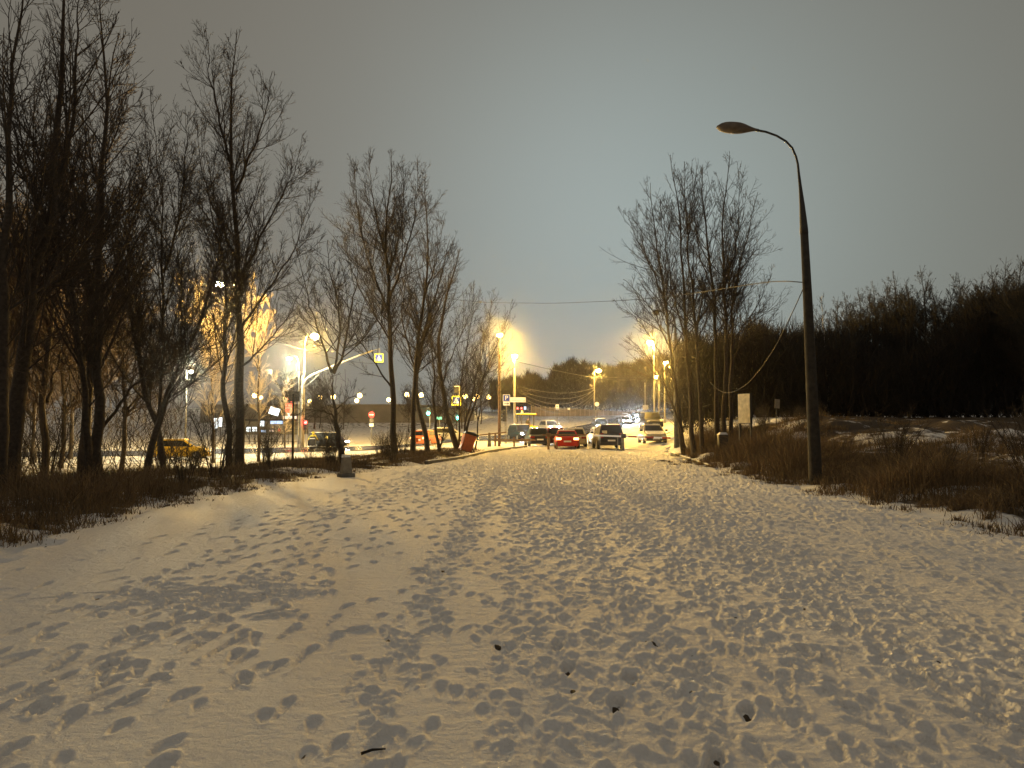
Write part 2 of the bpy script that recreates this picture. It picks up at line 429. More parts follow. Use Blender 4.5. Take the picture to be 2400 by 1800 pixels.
ROAD = road_material()
strip('road', [(-110, 50), (-60, 58), (-30, 66), (-14, 76), (-3, 88), (5, 104), (13, 130), (21, 155), (31, 190), (50, 250), (90, 340)], [9, 9, 9, 10, 11, 10, 9, 9, 9, 9, 9], ROAD, .06, n=160)
strip('slip_road', [(6.5, 53.5), (6.2, 62), (3, 75), (-1, 86)], [3.6, 5, 6, 7], mat('thawed_asphalt', (.10, .095, .09), .45, var=.35, scale=.8, bump=.3), .045, n=40)

# ------------------------------------------------------------------ trees
def resample(p, n):
    p = np.asarray(p, float); s = np.concatenate([[0], np.cumsum(np.linalg.norm(np.diff(p, axis=0), axis=1))])
    t = np.linspace(0, s[-1], n)
    q = np.stack([np.interp(t, s, p[:, i]) for i in range(3)], 1)
    for _ in range(2): q[1:-1] = (q[:-2] + 2 * q[1:-1] + q[2:]) / 4
    return q


def tubes(Ps, Rs, k):
    """Ps (m,n,3) centre lines, Rs (m,n) radii -> vertices, quads"""
    m, n, _ = Ps.shape
    T = np.gradient(Ps, axis=1); T /= np.linalg.norm(T, axis=2, keepdims=True) + 1e-9
    ref = np.where(np.abs(T[:, :1, 2:3]) > .9, np.array([1., 0, 0]), np.array([0, 0, 1.]))
    A = np.cross(T, np.broadcast_to(ref, T.shape)); A /= np.linalg.norm(A, axis=2, keepdims=True) + 1e-9
    B = np.cross(T, A)
    th = np.arange(k) * 2 * np.pi / k
    V = Ps[:, :, None] + Rs[:, :, None, None] * (np.cos(th)[None, None, :, None] * A[:, :, None] + np.sin(th)[None, None, :, None] * B[:, :, None])
    idx = np.arange(m * n * k).reshape(m, n, k)
    a = idx[:, :-1]; b = idx[:, 1:]
    Q = np.stack([a, np.roll(a, -1, 2), np.roll(b, -1, 2), b], -1).reshape(-1, 4)
    return V.reshape(-1, 3), Q


def join(parts):
    V = []; Q = []; o = 0
    for v, q in parts: V.append(v); Q.append(q + o); o += len(v)
    return np.concatenate(V), np.concatenate(Q)


def sprout(rng, Ps, Rs, rate, t0, t1, ang, asd, length, up, wander, n, rfac, rmin, taper=.25):
    """grow side shoots, rate per metre of the lines Ps; length is a function of (t, parent length)"""
    m, pn, _ = Ps.shape
    pl = np.linalg.norm(np.diff(Ps, axis=1), axis=2).sum(1)
    N_ = max(3, int(rate * pl.sum()))
    mi = rng.choice(m, N_, p=pl / pl.sum()); pl = pl[mi]
    t = rng.random(N_) * (t1 - t0) + t0
    f = t * (pn - 1); i = np.clip(f.astype(int), 0, pn - 2); fr = (f - i)[:, None]
    p = Ps[mi, i] * (1 - fr) + Ps[mi, i + 1] * fr
    r0 = Rs[mi, i] * (1 - fr[:, 0]) + Rs[mi, i + 1] * fr[:, 0]
    tg = Ps[mi, i + 1] - Ps[mi, i]; tg /= np.linalg.norm(tg, axis=1, keepdims=True) + 1e-9
    rd = rng.normal(size=tg.shape); rd -= (rd * tg).sum(1, keepdims=True) * tg; rd /= np.linalg.norm(rd, axis=1, keepdims=True) + 1e-9
    an = np.radians(rng.normal(ang, asd, N_))[:, None]
    d = np.cos(an) * tg + np.sin(an) * rd
    ln = length(t, pl) * rng.uniform(.6, 1.3, N_)
    out = [p]; st = (ln / (n - 1))[:, None]
    for _ in range(n - 1):
        d = d + rng.normal(0, wander, d.shape); d[:, 2] += up; d /= np.linalg.norm(d, axis=1, keepdims=True)
        p = p + d * st; out.append(p)
    PP = np.stack(out, 1)
    rb = np.maximum(np.minimum(r0 * rfac, ln * .0072 + .002), rmin)
    RR = np.maximum(rb[:, None] * np.linspace(1, taper, n)[None], rmin * .62)
    return PP, RR


def tree_meshes(seed, mains, crown=1., dens=1., up=.115, ang=36, spread=1., fine=True, rmin=.0066, t0=.20, t0l=.10):
    """mains: list of (points, base radius). Returns trunk mesh and crown mesh"""
    rng = np.random.default_rng(seed)
    Lt = []; N0 = 22
    P0 = np.stack([resample(p, N0) for p, r in mains])
    wob = rng.normal(0, .05, P0.shape); wob[:, 0] = 0; wob = (wob + np.roll(wob, 1, 1)) / 2; wob[:, 0] = 0
    P0 = P0 + wob
    R0 = np.stack([np.maximum(r * (1 - np.linspace(0, 1, N0) ** .9 * .94), .012) for p, r in mains])
    R0[:, 0] *= 1.18
    trunk = tubes(P0, R0, 9)
    parts = []
    big = []; rbig = []
    for k in range(len(mains)):
        g = sprout(rng, P0[k:k + 1], R0[k:k + 1], 4.4 * dens, t0 if k == 0 or mains[k][1] > .085 and abs(mains[k][0][0][2]) < .6 else t0l, .97, ang, 10, lambda t, pl: spread * crown * (.35 + .74 * np.minimum(pl, 11) ** .75 * (1.0 - t) ** .75), up * .7, .045, 9, .5, .010)
        big.append(g[0]); rbig.append(g[1])
    P1 = np.concatenate(big); R1 = np.concatenate(rbig); parts.append(tubes(P1, R1, 4))
    P2, R2 = sprout(rng, P1, R1, 5.0 * dens, .10, .95, 36, 10, lambda t, pl: .18 + .36 * pl * (1.0 - t) ** .8, up * .55, .06, 6, .55, rmin * 1.25); parts.append(tubes(P2, R2, 3))
    P3, R3 = sprout(rng, P2, R2, 6.5 * dens, .12, .95, 40, 12, lambda t, pl: .10 + .34 * pl * (1.0 - t), up * .45, .07, 4, .6, rmin); parts.append(tubes(P3, R3, 3))
    if fine:
        P4, R4 = sprout(rng, P3, R3, 5.0 * dens, .2, .95, 42, 12, lambda t, pl: .07 + .3 * pl * (1.0 - t), up * .3, .08, 3, .7, rmin * .85); parts.append(tubes(P4, R4, 3))
    return np_mesh('trunk', *trunk), np_mesh('crown', *join(parts))


def tree(name, label, loc, meshes, bark='bark', twig='twig', group=None, rz=0., s=1., cat='tree'):
    o = root(name, loc, label, cat, group, rz); o.scale = (s, s, s)
    link('trunk', meshes[0], M[bark], o); link('crown', meshes[1], M[twig], o)
    return o


def hero(label, d, mains, seed, bark='bark', twig='twig', name='bare_tree', group=None, **kw):
    """tree whose main stems run through photo points at its own distance; limbs also reach in depth"""
    rng = np.random.default_rng(seed * 7 + 1)
    out = []; base = None
    for k, (r, pts) in enumerate(mains):
        r = r * (.84 if (k == 0 or pts[0][1] > 1030) else .64)
        rate = rng.uniform(-.30, .30) if k else rng.uniform(-.05, .05)
        w = []
        for i, uv in enumerate(pts):
            p = P(uv[0], uv[1], d); w.append(p)
        w = np.array(w)
        s = np.concatenate([[0], np.cumsum(np.linalg.norm(np.diff(w, axis=0), axis=1))])
        start = 0.
        if k and len(out):   # leave from the depth the parent stem has there
            q = out[0][0]; j = np.argmin(np.abs(q[:, 2] - w[0, 2]) + np.abs(q[:, 0] - w[0, 0])); start = q[j, 1] - d
        dy = start + rate * s + .25 * np.sin(s * .9 + k) * min(1, s[-1] / 4)
        if k == 0 or pts[0][1] > 1030: dy = dy - dy[0]
        for i, uv in enumerate(pts): w[i] = P(uv[0], uv[1], d + dy[i])
        if k == 0:
            w[0][2] = Hs(w[0][0], w[0][1]) - .25; base = w[0].copy(); base[2] += .25
        elif pts[0][1] > 1030: w[0][2] = Hs(w[0][0], w[0][1]) - .25
        out.append((w, r))
    loc = base
    out = [(w - loc, r) for w, r in out]
    return tree(name, label, loc, tree_meshes(seed, out, **kw), bark, twig, group)


# big trees along the verge at the left
hero('tall bare tree at the left edge with a thick leaning trunk forked high up', 17.5, [
    (.26, [(22, 1120), (40, 950), (62, 800), (80, 690), (100, 560), (125, 450), (135, 350), (140, 200), (150, 50), (155, -120)]),
    (.11, [(122, 465), (160, 360), (175, 220), (178, 100), (185, -60)]), (.07, [(84, 690), (160, 640), (220, 600), (320, 560)]),
    (.08, [(70, 760), (120, 640), (180, 520), (240, 420)]), (.08, [(105, 540), (60, 430), (30, 300), (20, 120)])], 1, dens=.8)
hero('slim dark tree cut off by the picture edge, left of the thick leaning trunk', 16, [
    (.18, [(4, 1125), (8, 900), (10, 700), (16, 520), (22, 340), (30, 170), (52, 20), (60, -100)]), (.07, [(14, 560), (-40, 420), (-60, 250)])], 2, dens=.7)
hero('dark upright bare tree with a second stem leaning left from its foot', 20, [
    (.19, [(232, 1092), (230, 960), (228, 850), (227, 720), (234, 600), (242, 480), (246, 380), (250, 250), (246, 120), (240, -40)]),
    (.13, [(216, 1075), (198, 900), (182, 760), (160, 640), (148, 540), (124, 400), (108, 250)]),
    (.08, [(240, 1000), (290, 930), (340, 880), (420, 840), (500, 800)]), (.08, [(230, 700), (290, 600), (330, 480), (350, 330)]),
    (.06, [(228, 860), (170, 800), (100, 780), (40, 790)])], 3, dens=.8)
hero('slender bare tree leaning to the right across its neighbours', 27, [
    (.17, [(338, 1088), (365, 1000), (402, 900), (440, 810), (475, 740), (500, 660), (515, 560), (520, 470)]),
    (.09, [(420, 860), (430, 740), (420, 620), (405, 500)])], 4)
hero('bare tree with a slanting foot that straightens into a tall thin crown', 28, [
    (.15, [(388, 1086), (372, 1000), (348, 940), (322, 840), (310, 720), (302, 600), (306, 480), (300, 360)]),
    (.11, [(372, 990), (384, 850), (384, 700), (380, 560), (374, 440), (362, 320), (352, 215)]),
    (.08, [(382, 640), (420, 520), (436, 400), (440, 260)]), (.06, [(312, 740), (270, 640), (240, 540)])], 5)
hero('tallest bare tree by the path, two trunks side by side and a high pointed crown', 31, [
    (.24, [(562, 1084), (561, 900), (562, 720), (556, 560), (545, 430), (538, 372), (540, 274), (546, 188), (552, 72)]),
    (.10, [(541, 385), (525, 320), (513, 282), (498, 200), (484, 70)]), (.10, [(552, 450), (577, 395), (596, 345), (615, 290), (628, 240), (634, 165)]),
    (.10, [(560, 660), (610, 560), (655, 470), (690, 400), (708, 340)]), (.09, [(562, 770), (620, 690), (680, 600), (715, 520), (732, 440)]),
    (.09, [(560, 620), (522, 540), (490, 460), (468, 370), (460, 280)]), (.08, [(562, 860), (640, 790), (690, 720), (725, 640)]),
    (.17, [(540, 1084), (535, 1000), (528, 930), (524, 860), (530, 760), (535, 680), (522, 590), (495, 500), (480, 420)])], 6, dens=.9, t0=.28)
hero('short bare tree forking three ways behind the concrete bollard', 31, [
    (.20, [(808, 1092), (796, 1030), (786, 960), (780, 900), (777, 868)]),
    (.09, [(778, 872), (755, 800), (738, 750), (722, 690), (706, 630), (700, 580)]), (.09, [(780, 872), (795, 815), (800, 765), (792, 700), (772, 630), (765, 565)]),
    (.09, [(782, 876), (812, 805), (822, 745), (830, 690), (842, 630), (830, 550)]), (.06, [(788, 985), (765, 965), (722, 960), (690, 972)]), (.05, [(786, 960), (820, 930), (850, 925)])], 7, dens=.85, ang=48, fine=True)
# the cluster between the path and the junction
hero('tall bare tree with one straight trunk and a tall egg-shaped crown', 42, [
    (.24, [(926, 1072), (921, 980), (917, 880), (914, 760), (908, 650), (905, 540), (912, 440), (916, 350)]),
    (.11, [(914, 740), (880, 660), (852, 570), (836, 480), (828, 385)]), (.11, [(912, 700), (950, 600), (970, 520), (980, 430), (975, 380)]),
    (.09, [(916, 905), (862, 825), (822, 770), (790, 715)]), (.10, [(909, 620), (884, 520), (872, 430), (866, 362)]), (.08, [(915, 800), (855, 700), (815, 610), (795, 520)]),
    (.08, [(912, 640), (940, 540), (946, 450), (945, 380)])], 8, dens=.9, t0=.28, spread=1.0, ang=38)
hero('bare tree right of the straight trunk, dark upright stem with arching limbs', 44, [
    (.19, [(966, 1072), (968, 980), (972, 900), (975, 840), (985, 760), (998, 680), (1006, 600), (1000, 500), (994, 400)]),
    (.10, [(973, 870), (956, 800), (938, 740), (950, 660), (958, 580)]), (.09, [(978, 820), (1010, 760), (1045, 680), (1072, 600)]), (.08, [(996, 690), (1028, 600), (1040, 500)])], 9, spread=1.0, dens=.8, t0=.28)
hero('bare tree whose pale curved trunk leans left against the dark upright stem', 45, [
    (.21, [(1004, 1074), (996, 1010), (984, 960), (974, 925), (977, 880), (990, 800), (1010, 720), (1035, 640), (1055, 560)]), (.08, [(990, 800), (960, 700), (945, 600)])], 10, bark='bark_grey', spread=.95, dens=.8, t0=.3)
hero('small crooked bare tree behind the red tail lights', 46.5, [
    (.14, [(1034, 1070), (1021, 1010), (1018, 940), (1018, 880), (1010, 800), (1004, 720)]), (.08, [(1026, 1042), (1042, 1000), (1054, 940), (1056, 880)])], 11, dens=.8, spread=.95)
hero('bare tree with thick trunk slanting left and thin stems fanning right by the orange bin', 48, [
    (.26, [(1076, 1066), (1062, 1020), (1045, 970), (1036, 900), (1026, 820), (1034, 740), (1055, 660), (1080, 580)]),
    (.12, [(1080, 1052), (1098, 990), (1125, 900), (1150, 840), (1178, 775), (1200, 715)]), (.10, [(1082, 1054), (1090, 1000), (1112, 900), (1132, 820), (1146, 750), (1152, 690)]),
    (.08, [(1078, 1050), (1075, 960), (1085, 860), (1105, 760), (1110, 660)]), (.08, [(1036, 900), (1065, 820), (1100, 740), (1125, 680)])], 12, spread=.95, dens=.7, t0=.26, t0l=.2)
hero('thin dark sapling right of the orange bin', 48.5, [(.07, [(1112, 1060), (1119, 1000), (1127, 930), (1136, 860), (1141, 790), (1150, 730)])], 13, dens=.8, name='sapling')
# clump at the right of the path
G3 = None
hero('bare tree in the roadside clump with a dark branch drooping toward the barrier', 41, [
    (.16, [(1606, 1070), (1592, 960), (1577, 850), (1566, 760), (1554, 680), (1541, 600), (1532, 510), (1525, 430)]),
    (.11, [(1612, 1064), (1588, 975), (1560, 905), (1532, 855), (1502, 818), (1468, 790)]), (.09, [(1572, 820), (1540, 745), (1502, 692), (1462, 655)]),
    (.08, [(1556, 700), (1525, 620), (1490, 560), (1470, 500)]), (.07, [(1585, 900), (1530, 800), (1490, 740), (1450, 720)])], 14, spread=1.15, ang=41, t0=.36, t0l=.2, dens=.72)
hero('middle bare tree of the roadside clump, two close stems reaching its highest twigs', 39, [
    (.17, [(1628, 1072), (1618, 950), (1610, 830), (1603, 700), (1597, 600), (1590, 500), (1580, 420), (1570, 365)]),
    (.15, [(1648, 1070), (1637, 900), (1630, 780), (1618, 660), (1612, 560), (1606, 460), (1604, 380)]), (.08, [(1608, 790), (1575, 680), (1560, 570), (1548, 470)]), (.07, [(1612, 560), (1625, 470), (1632, 390)])], 15, spread=1.1, ang=40, t0=.36, t0l=.2, dens=.72)
hero('bare tree in the roadside clump with twin trunks standing behind the black box bin', 40, [
    (.19, [(1678, 1066), (1681, 900), (1678, 780), (1668, 660), (1655, 560), (1648, 470), (1642, 385)]),
    (.17, [(1694, 1064), (1700, 900), (1700, 760), (1697, 640), (1690, 540), (1700, 450), (1712, 365)]), (.08, [(1698, 680), (1725, 580), (1735, 480), (1732, 400)]), (.07, [(1670, 690), (1640, 600), (1625, 500)])], 16, spread=1.15, ang=41, t0=.36, t0l=.2, dens=.72)
hero('bare tree of the roadside clump whose low limbs reach toward the lamp post', 42, [
    (.16, [(1714, 1068), (1715, 900), (1713, 780), (1718, 700), (1736, 610), (1757, 530), (1775, 450)]),
    (.09, [(1714, 860), (1746, 775), (1780, 705), (1812, 640)]), (.08, [(1715, 800), (1760, 740), (1800, 720)]), (.07, [(1730, 640), (1770, 590), (1800, 560)])], 17, spread=1.15, ang=41, t0=.36, t0l=.2, dens=.72)

# generic trees, copied with their parts for the woods
def generic(seed, h, r, limbs, **kw):
    rng = np.random.default_rng(seed)
    mains = [(np.array([[0, 0, -.3], [rng.normal(0, .1), rng.normal(0, .1), h * .3], [rng.normal(0, .35), rng.normal(0, .3), h * .65], [rng.normal(0, .6), rng.normal(0, .5), h]]), r)]
    for _ in range(limbs):
        z = h * rng.uniform(.22, .6); a = rng.random() * 6.28; o = h * rng.uniform(.12, .24); t = z + h * rng.uniform(.25, .4)
        c, s = math.cos(a), math.sin(a)
        mains.append((np.array([[0, 0, z], [c * o * .5, s * o * .5, z + (t - z) * .4], [c * o, s * o, t]]), r * .45))
    return tree_meshes(seed, mains, **kw)


GEN = [generic(101, 14, .17, 7, dens=.8, ang=46, rmin=.0125), generic(102, 12, .14, 8, dens=.75, ang=52, spread=1.1, rmin=.0125), generic(103, 16, .18, 7, dens=.7, ang=40, rmin=.0125),
       generic(104, 9, .11, 4, dens=.8, ang=46, rmin=.011)]
GENH = [14, 12, 16, 9]
grng = np.random.default_rng(21)


def grove(spots, label, group, twig='twig', bark='bark', name='woodland_tree'):
    for (u, d, h) in spots:
        k = int(grng.integers(0, 3)) if h > 9.4 else 3
        x = X(u, d); s = h / GENH[k]
        o = root(name, (x, d, Hs(x, d) - .1), label, 'tree', group, grng.random() * 6.28); o.scale = (s, s, s)
        link('trunk', GENT[k, bark], None, o); link('crown', GENC[k, twig], None, o)


GENT = {}; GENC = {}
for k in range(4):
    for b in ('bark', 'dark_twig', 'bark_grey'):
        me = GEN[k][0].copy(); me.materials.append(M[b]); GENT[k, b] = me
    for b in ('twig', 'dark_twig', 'twig_red'):
        me = GEN[k][1].copy(); me.materials.append(M[b]); GENC[k, b] = me
# thicket behind the big trees at the left
spots = []
for i in range(17):
    d = grng.uniform(24, 66); u = grng.uniform(-140, 400 - (d - 24) * 1.0)
    spots.append((u, d, grng.uniform(11, 17) if u < 330 else grng.uniform(9, 14)))
grove(spots, 'thin bare tree in the dark thicket behind the large trunks at the left', 'bare trees of the thicket at the left', 'twig_red')
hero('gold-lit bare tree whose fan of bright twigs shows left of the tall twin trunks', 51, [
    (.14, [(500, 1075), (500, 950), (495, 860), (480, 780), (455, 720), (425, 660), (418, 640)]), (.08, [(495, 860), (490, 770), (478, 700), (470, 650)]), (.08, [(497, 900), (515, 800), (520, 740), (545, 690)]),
    (.06, [(480, 780), (450, 760), (425, 740), (418, 700)])], 31, twig='twig_lit', spread=.8, dens=.85, rmin=.013, fine=False)
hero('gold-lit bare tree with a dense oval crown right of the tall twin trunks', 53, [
    (.14, [(606, 1072), (606, 950), (604, 860), (604, 780), (602, 720), (596, 660), (590, 640)]), (.08, [(605, 860), (625, 780), (632, 730), (632, 690)]), (.08, [(605, 870), (585, 800), (578, 740), (576, 690)]), (.06, [(604, 800), (614, 740), (618, 690)])], 32, twig='twig_lit', spread=.62, dens=.95, rmin=.013, fine=False)
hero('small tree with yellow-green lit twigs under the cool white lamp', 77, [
    (.12, [(668, 1060), (666, 980), (668, 920), (672, 880)]), (.07, [(668, 930), (645, 890), (630, 865)]), (.07, [(670, 910), (690, 880), (700, 862)])], 33, twig='twig_lit', spread=.6, dens=1.0, ang=60)
spots = [(grng.uniform(540, 1250), grng.uniform(98, 185), grng.uniform(8, 13)) for _ in range(16)]
grove(spots, 'bare tree beyond the road junction', 'bare trees beyond the road junction')
# wood at the right: skyline trees
line = [(1660, 775, 90), (1705, 768, 88), (1745, 760, 86), (1777, 755, 84), (1815, 757, 82), (1853, 752, 80), (1890, 752, 78), (1912, 749, 74), (1940, 725, 72), (1971, 700, 70), (2000, 690, 72), (2022, 680, 74), (2060, 662, 72), (2085, 668, 76), (2110, 638, 68),
        (2140, 665, 72), (2170, 625, 66), (2200, 655, 70), (2235, 650, 66), (2267, 638, 64), (2309, 645, 62), (2335, 625, 60), (2360, 612, 58), (2400, 606, 56), (2440, 600, 54), (2290, 665, 70), (2330, 660, 66), (2380, 640, 66), (2420, 640, 62), (2040, 700, 64), (1985, 735, 62), (1925, 760, 62), (2130, 700, 60), (2210, 690, 58)]
sky = [(u_, d_, (CAMZ + (1000 - v_) / F * d_ - Hs(X(u_, d_), d_)) / .97) for u_, v_, d_ in line]
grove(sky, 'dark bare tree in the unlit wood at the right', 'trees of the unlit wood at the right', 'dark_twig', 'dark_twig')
xb = X(1941, 62)
bt = tree('birch_tree', 'thin pale birch trunk standing out against the dark wood', (xb, 62, Hs(xb, 62)), tree_meshes(77, [(np.array([[0, 0, -.3], [.1, 0, 3], [-.15, 0, 6.5], [-.3, .2, 10]]), .10)], dens=.7, rmin=.0125), 'birch', 'dark_twig')


def twig_mass(name, n, spots, lens, rad, m, seed):
    """very many loose upright twigs: the part of a wood that nobody could count"""
    rng = np.random.default_rng(seed)
    p = spots(rng, n)
    d = rng.normal(0, .42, (n, 3)); d[:, 2] = np.abs(rng.normal(.9, .35, n)); d /= np.linalg.norm(d, axis=1, keepdims=True)
    L_ = rng.uniform(*lens, n)[:, None]
    PP = np.stack([p, p + d * L_ * .5 + rng.normal(0, .05, p.shape), p + d * L_], 1)
    r = rng.uniform(*rad, n)[:, None] * np.array([[1, .8, .3]])
    o = link(name, np_mesh(name, *tubes(PP, r, 3)), m); tag(o, kind='stuff'); return o


def right_wood(rng, n):
    d = 57 + 44 * rng.random(n) ** 1.2; u = rng.uniform(1585, 2560, n); x = X(u, d)
    top = np.interp(u, [1585, 1700, 1850, 1930, 2020, 2120, 2230, 2290, 2400, 2560], [820, 800, 790, 815, 845, 835, 820, 745, 700, 660]) + 60 * vnoise(u, d, 34, 3) + 40 * vnoise(u, d, 11, 4)
    zt = CAMZ + (1000 - top) / F * d * 1.0
    z0 = H0(x, d)
    z = z0 + (zt - z0) * rng.random(n) ** .95
    return np.stack([x, d, z], 1)


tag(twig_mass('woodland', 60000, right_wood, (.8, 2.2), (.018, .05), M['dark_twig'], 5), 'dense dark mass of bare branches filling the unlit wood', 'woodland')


def left_thicket(rng, n):
    d = 34 + 38 * rng.random(n); u = rng.uniform(-220, 450 - (d - 34) * 1.2, n); x = X(u, d)
    top = np.interp(u, [-220, 0, 200, 350, 450, 520], [470, 540, 640, 760, 860, 930]) + 60 * vnoise(u, d, 40, 3) * 2
    z0 = H0(x, d); zt = CAMZ + (1000 - top) / F * d
    return np.stack([x, d, z0 + (zt - z0) * rng.random(n) ** 1.15], 1)


tag(twig_mass('thicket', 5000, left_thicket, (.7, 2.0), (.010, .028), M['twig'], 9), 'tangle of bare branches filling the thicket at the left', 'woodland')


def far_wood(rng, n):
    u = rng.uniform(1150, 1640, n); d = rng.uniform(235, 300, n); x = X(u, d)
    top = np.interp(u, [1150, 1215, 1250, 1285, 1300, 1340, 1400, 1440, 1500, 1640], [905, 893, 880, 905, 868, 855, 862, 872, 850, 835]) + 22 * vnoise(u, u * 0, 12, 3)
    zt = CAMZ + (1000 - top) / F * d; z0 = H0(x, d)
    z = z0 + (zt - z0) * rng.random(n) ** .7
    return np.stack([x, d, z], 1)


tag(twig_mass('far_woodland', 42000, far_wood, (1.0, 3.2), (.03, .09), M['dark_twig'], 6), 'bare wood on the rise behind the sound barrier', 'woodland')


# ------------------------------------------------------------------ dry grass and weeds
def blades(name, pts, hts, wid, cols, seed, lean=.28):
    rng = np.random.default_rng(seed); n = len(pts)
    a = rng.random(n) * 6.28; w = np.stack([np.cos(a), np.sin(a), 0 * a], 1) * wid[:, None] * .5
    b = rng.random(n) * 6.28; ln = np.stack([np.cos(b), np.sin(b), 0 * b], 1) * (hts * rng.normal(0, lean, n) * np.where(rng.random(n) < .25, 2.6, 1.))[:, None]
    up = np.zeros((n, 3)); up[:, 2] = hts
    base = pts; mid = pts + up * .55 + ln * .35; tip = pts + up * .97 + ln
    V = np.stack([base - w, base + w, mid - w * .7, mid + w * .7, tip], 1).reshape(-1, 3)
    i = np.arange(n)[:, None] * 5
    me = np_mesh(name, V, i + np.array([[0, 1, 3, 2]]), i + np.array([[2, 3, 4]]), smooth=False)
    at = me.attributes.new('tint', 'FLOAT', 'POINT'); at.data.foreach_set('value', np.repeat(cols, 5).astype(np.float32))
    return me


def grass_mat(name, c0, c1):
    m = mat(name, c0, .9); nt = m.node_tree; at = nt.nodes.new('ShaderNodeAttribute'); at.attribute_name = 'tint'
    r = nt.nodes.new('ShaderNodeValToRGB'); r.color_ramp.elements[0].color = (*c0, 1); r.color_ramp.elements[1].color = (*c1, 1)
    nt.links.new(at.outputs['Fac'], r.inputs[0]); nt.links.new(r.outputs[0], nt.nodes['Principled BSDF'].inputs['Base Color']); return m


M['grass'] = grass_mat('dry_grass', (.060, .042, .021), (.25, .17, .085))


def verge_pts(rng, n, left):
    out = []
    while sum(len(o) for o in out) < n:
        y = 6.5 + 42 * rng.random(n) ** 1.35
        if left:
            x = xl(y) - .05 - rng.random(n) ** 1.25 * 8.5 - 1.1 * np.maximum(0, .15 + vnoise(y * 0, y, 1.1, 31) + .6 * vnoise(y * 0, y, .4, 32))
            dens = .25 + .75 * sstep(.1, 1.0, xl(y) - x) + .9 * vnoise(x, y, 1.3, 5) + .5 * vnoise(x, y, 4, 2)
        else:
            y = 7 + 42 * rng.random(n) ** 1.0
            x = xr(y) + .15 + 1.6 * vnoise(y, y * 0, 1.2, 41) + .7 * vnoise(y, y * 0, .4, 42) + rng.random(n) ** 1.2 * 13
            dens = .08 + .85 * sstep(.2, 1.7, x - xr(y)) * (1 - .85 * sstep(3.2, 7, x - xr(y))) + 1.7 * vnoise(x, y, 2.0, 5) + .6 * vnoise(x, y, 6, 2)
            dens *= .35 + .65 * sstep(11, 17, y)
        k = rng.random(n) < dens * .9
        out.append(np.stack([x[k], y[k]], 1))
    p = np.concatenate(out)[:n]
    return np.stack([p[:, 0], p[:, 1], H(p[:, 0], p[:, 1]) - .03], 1)


for left, n, lab in ((True, 62000, 'tall dry brown grass along the left verge'), (False, 62000, 'dry brown grass on the verge around the lamp post')):
    rng = np.random.default_rng(40 + left)
    p = verge_pts(rng, n, left)
    nc = 90; cy_ = 8 + 34 * rng.random(nc) ** 1.3; cx_ = (xl(cy_) + rng.normal(-.25, .45, nc)) if left else (xr(cy_) + rng.normal(.15, .55, nc))   # tufts strewn along the edge of the snow
    k_ = rng.integers(0, nc, 9000); rr = np.abs(rng.normal(0, 1, 9000)) * rng.uniform(.07, .3, nc)[k_]; aa = rng.random(9000) * 6.28
    tx, ty = cx_[k_] + rr * np.cos(aa) * 1.5, cy_[k_] + rr * np.sin(aa)
    p = np.concatenate([p, np.stack([tx, ty, np.maximum(H(tx, ty), H0(tx, ty)) - .02], 1)]); n = len(p)
    cl = sstep(-.35, .4, vnoise(p[:, 0], p[:, 1], 1.6, 11))
    e = sstep(-.5, 1.6, (xl(p[:, 1]) - p[:, 0]) if left else (p[:, 0] - xr(p[:, 1])))
    lie = np.where(rng.random(n) < .35 * (1 - e) + .08, .45, 1.0)
    h = lie * (.09 + (.48 * cl + .26) * e * rng.uniform(.5, 1.35, n)) * (np.interp(p[:, 1], [9, 18, 26, 40], [1, .85, .5, .4]) if left else np.interp(p[:, 1], [9, 14, 20, 30, 45], [.6, .95, 1.4, 1.5, 1.3]) * (1 - .55 * sstep(3.0, 6.5, p[:, 0] - xr(p[:, 1]))))
    o = link('dry_grass', blades('dry_grass', p, h, rng.uniform(.006, .015, n) * (1 + p[:, 1] / 40), np.clip(rng.random(n) * .8 + .3 * cl, 0, 1), 50 + left, .62), M['grass'])
    tag(o, lab, 'dry grass', kind='stuff')


def shrub_mesh(seed, h, stems=12):
    rng = np.random.default_rng(seed); mains = []
    for _ in range(stems):
        a = rng.random() * 6.28; o = rng.uniform(.15, .55) * h; c, s = math.cos(a), math.sin(a)
        mains.append((np.array([[c * .08, s * .08, -.1], [c * o * .5, s * o * .5, h * .5], [c * o, s * o, h * rng.uniform(.75, 1.05)]]), .016))
    P0 = np.stack([resample(p, 8) for p, r in mains]); R0 = np.repeat(np.linspace(.014, .005, 8)[None], stems, 0)
    P1, R1 = sprout(rng, P0, R0, 5, .2, 1, 35, 14, lambda t, pl: .15 + .35 * pl * (1.1 - t), .08, .14, 5, .7, .005)
    P2, R2 = sprout(rng, P1, R1, 8, .2, 1, 38, 14, lambda t, pl: .08 + .4 * pl * (1.1 - t), .05, .15, 3, .7, .004)
    return np_mesh('bare_shrub', *join([tubes(P0, R0, 4), tubes(P1, R1, 3), tubes(P2, R2, 3)]))


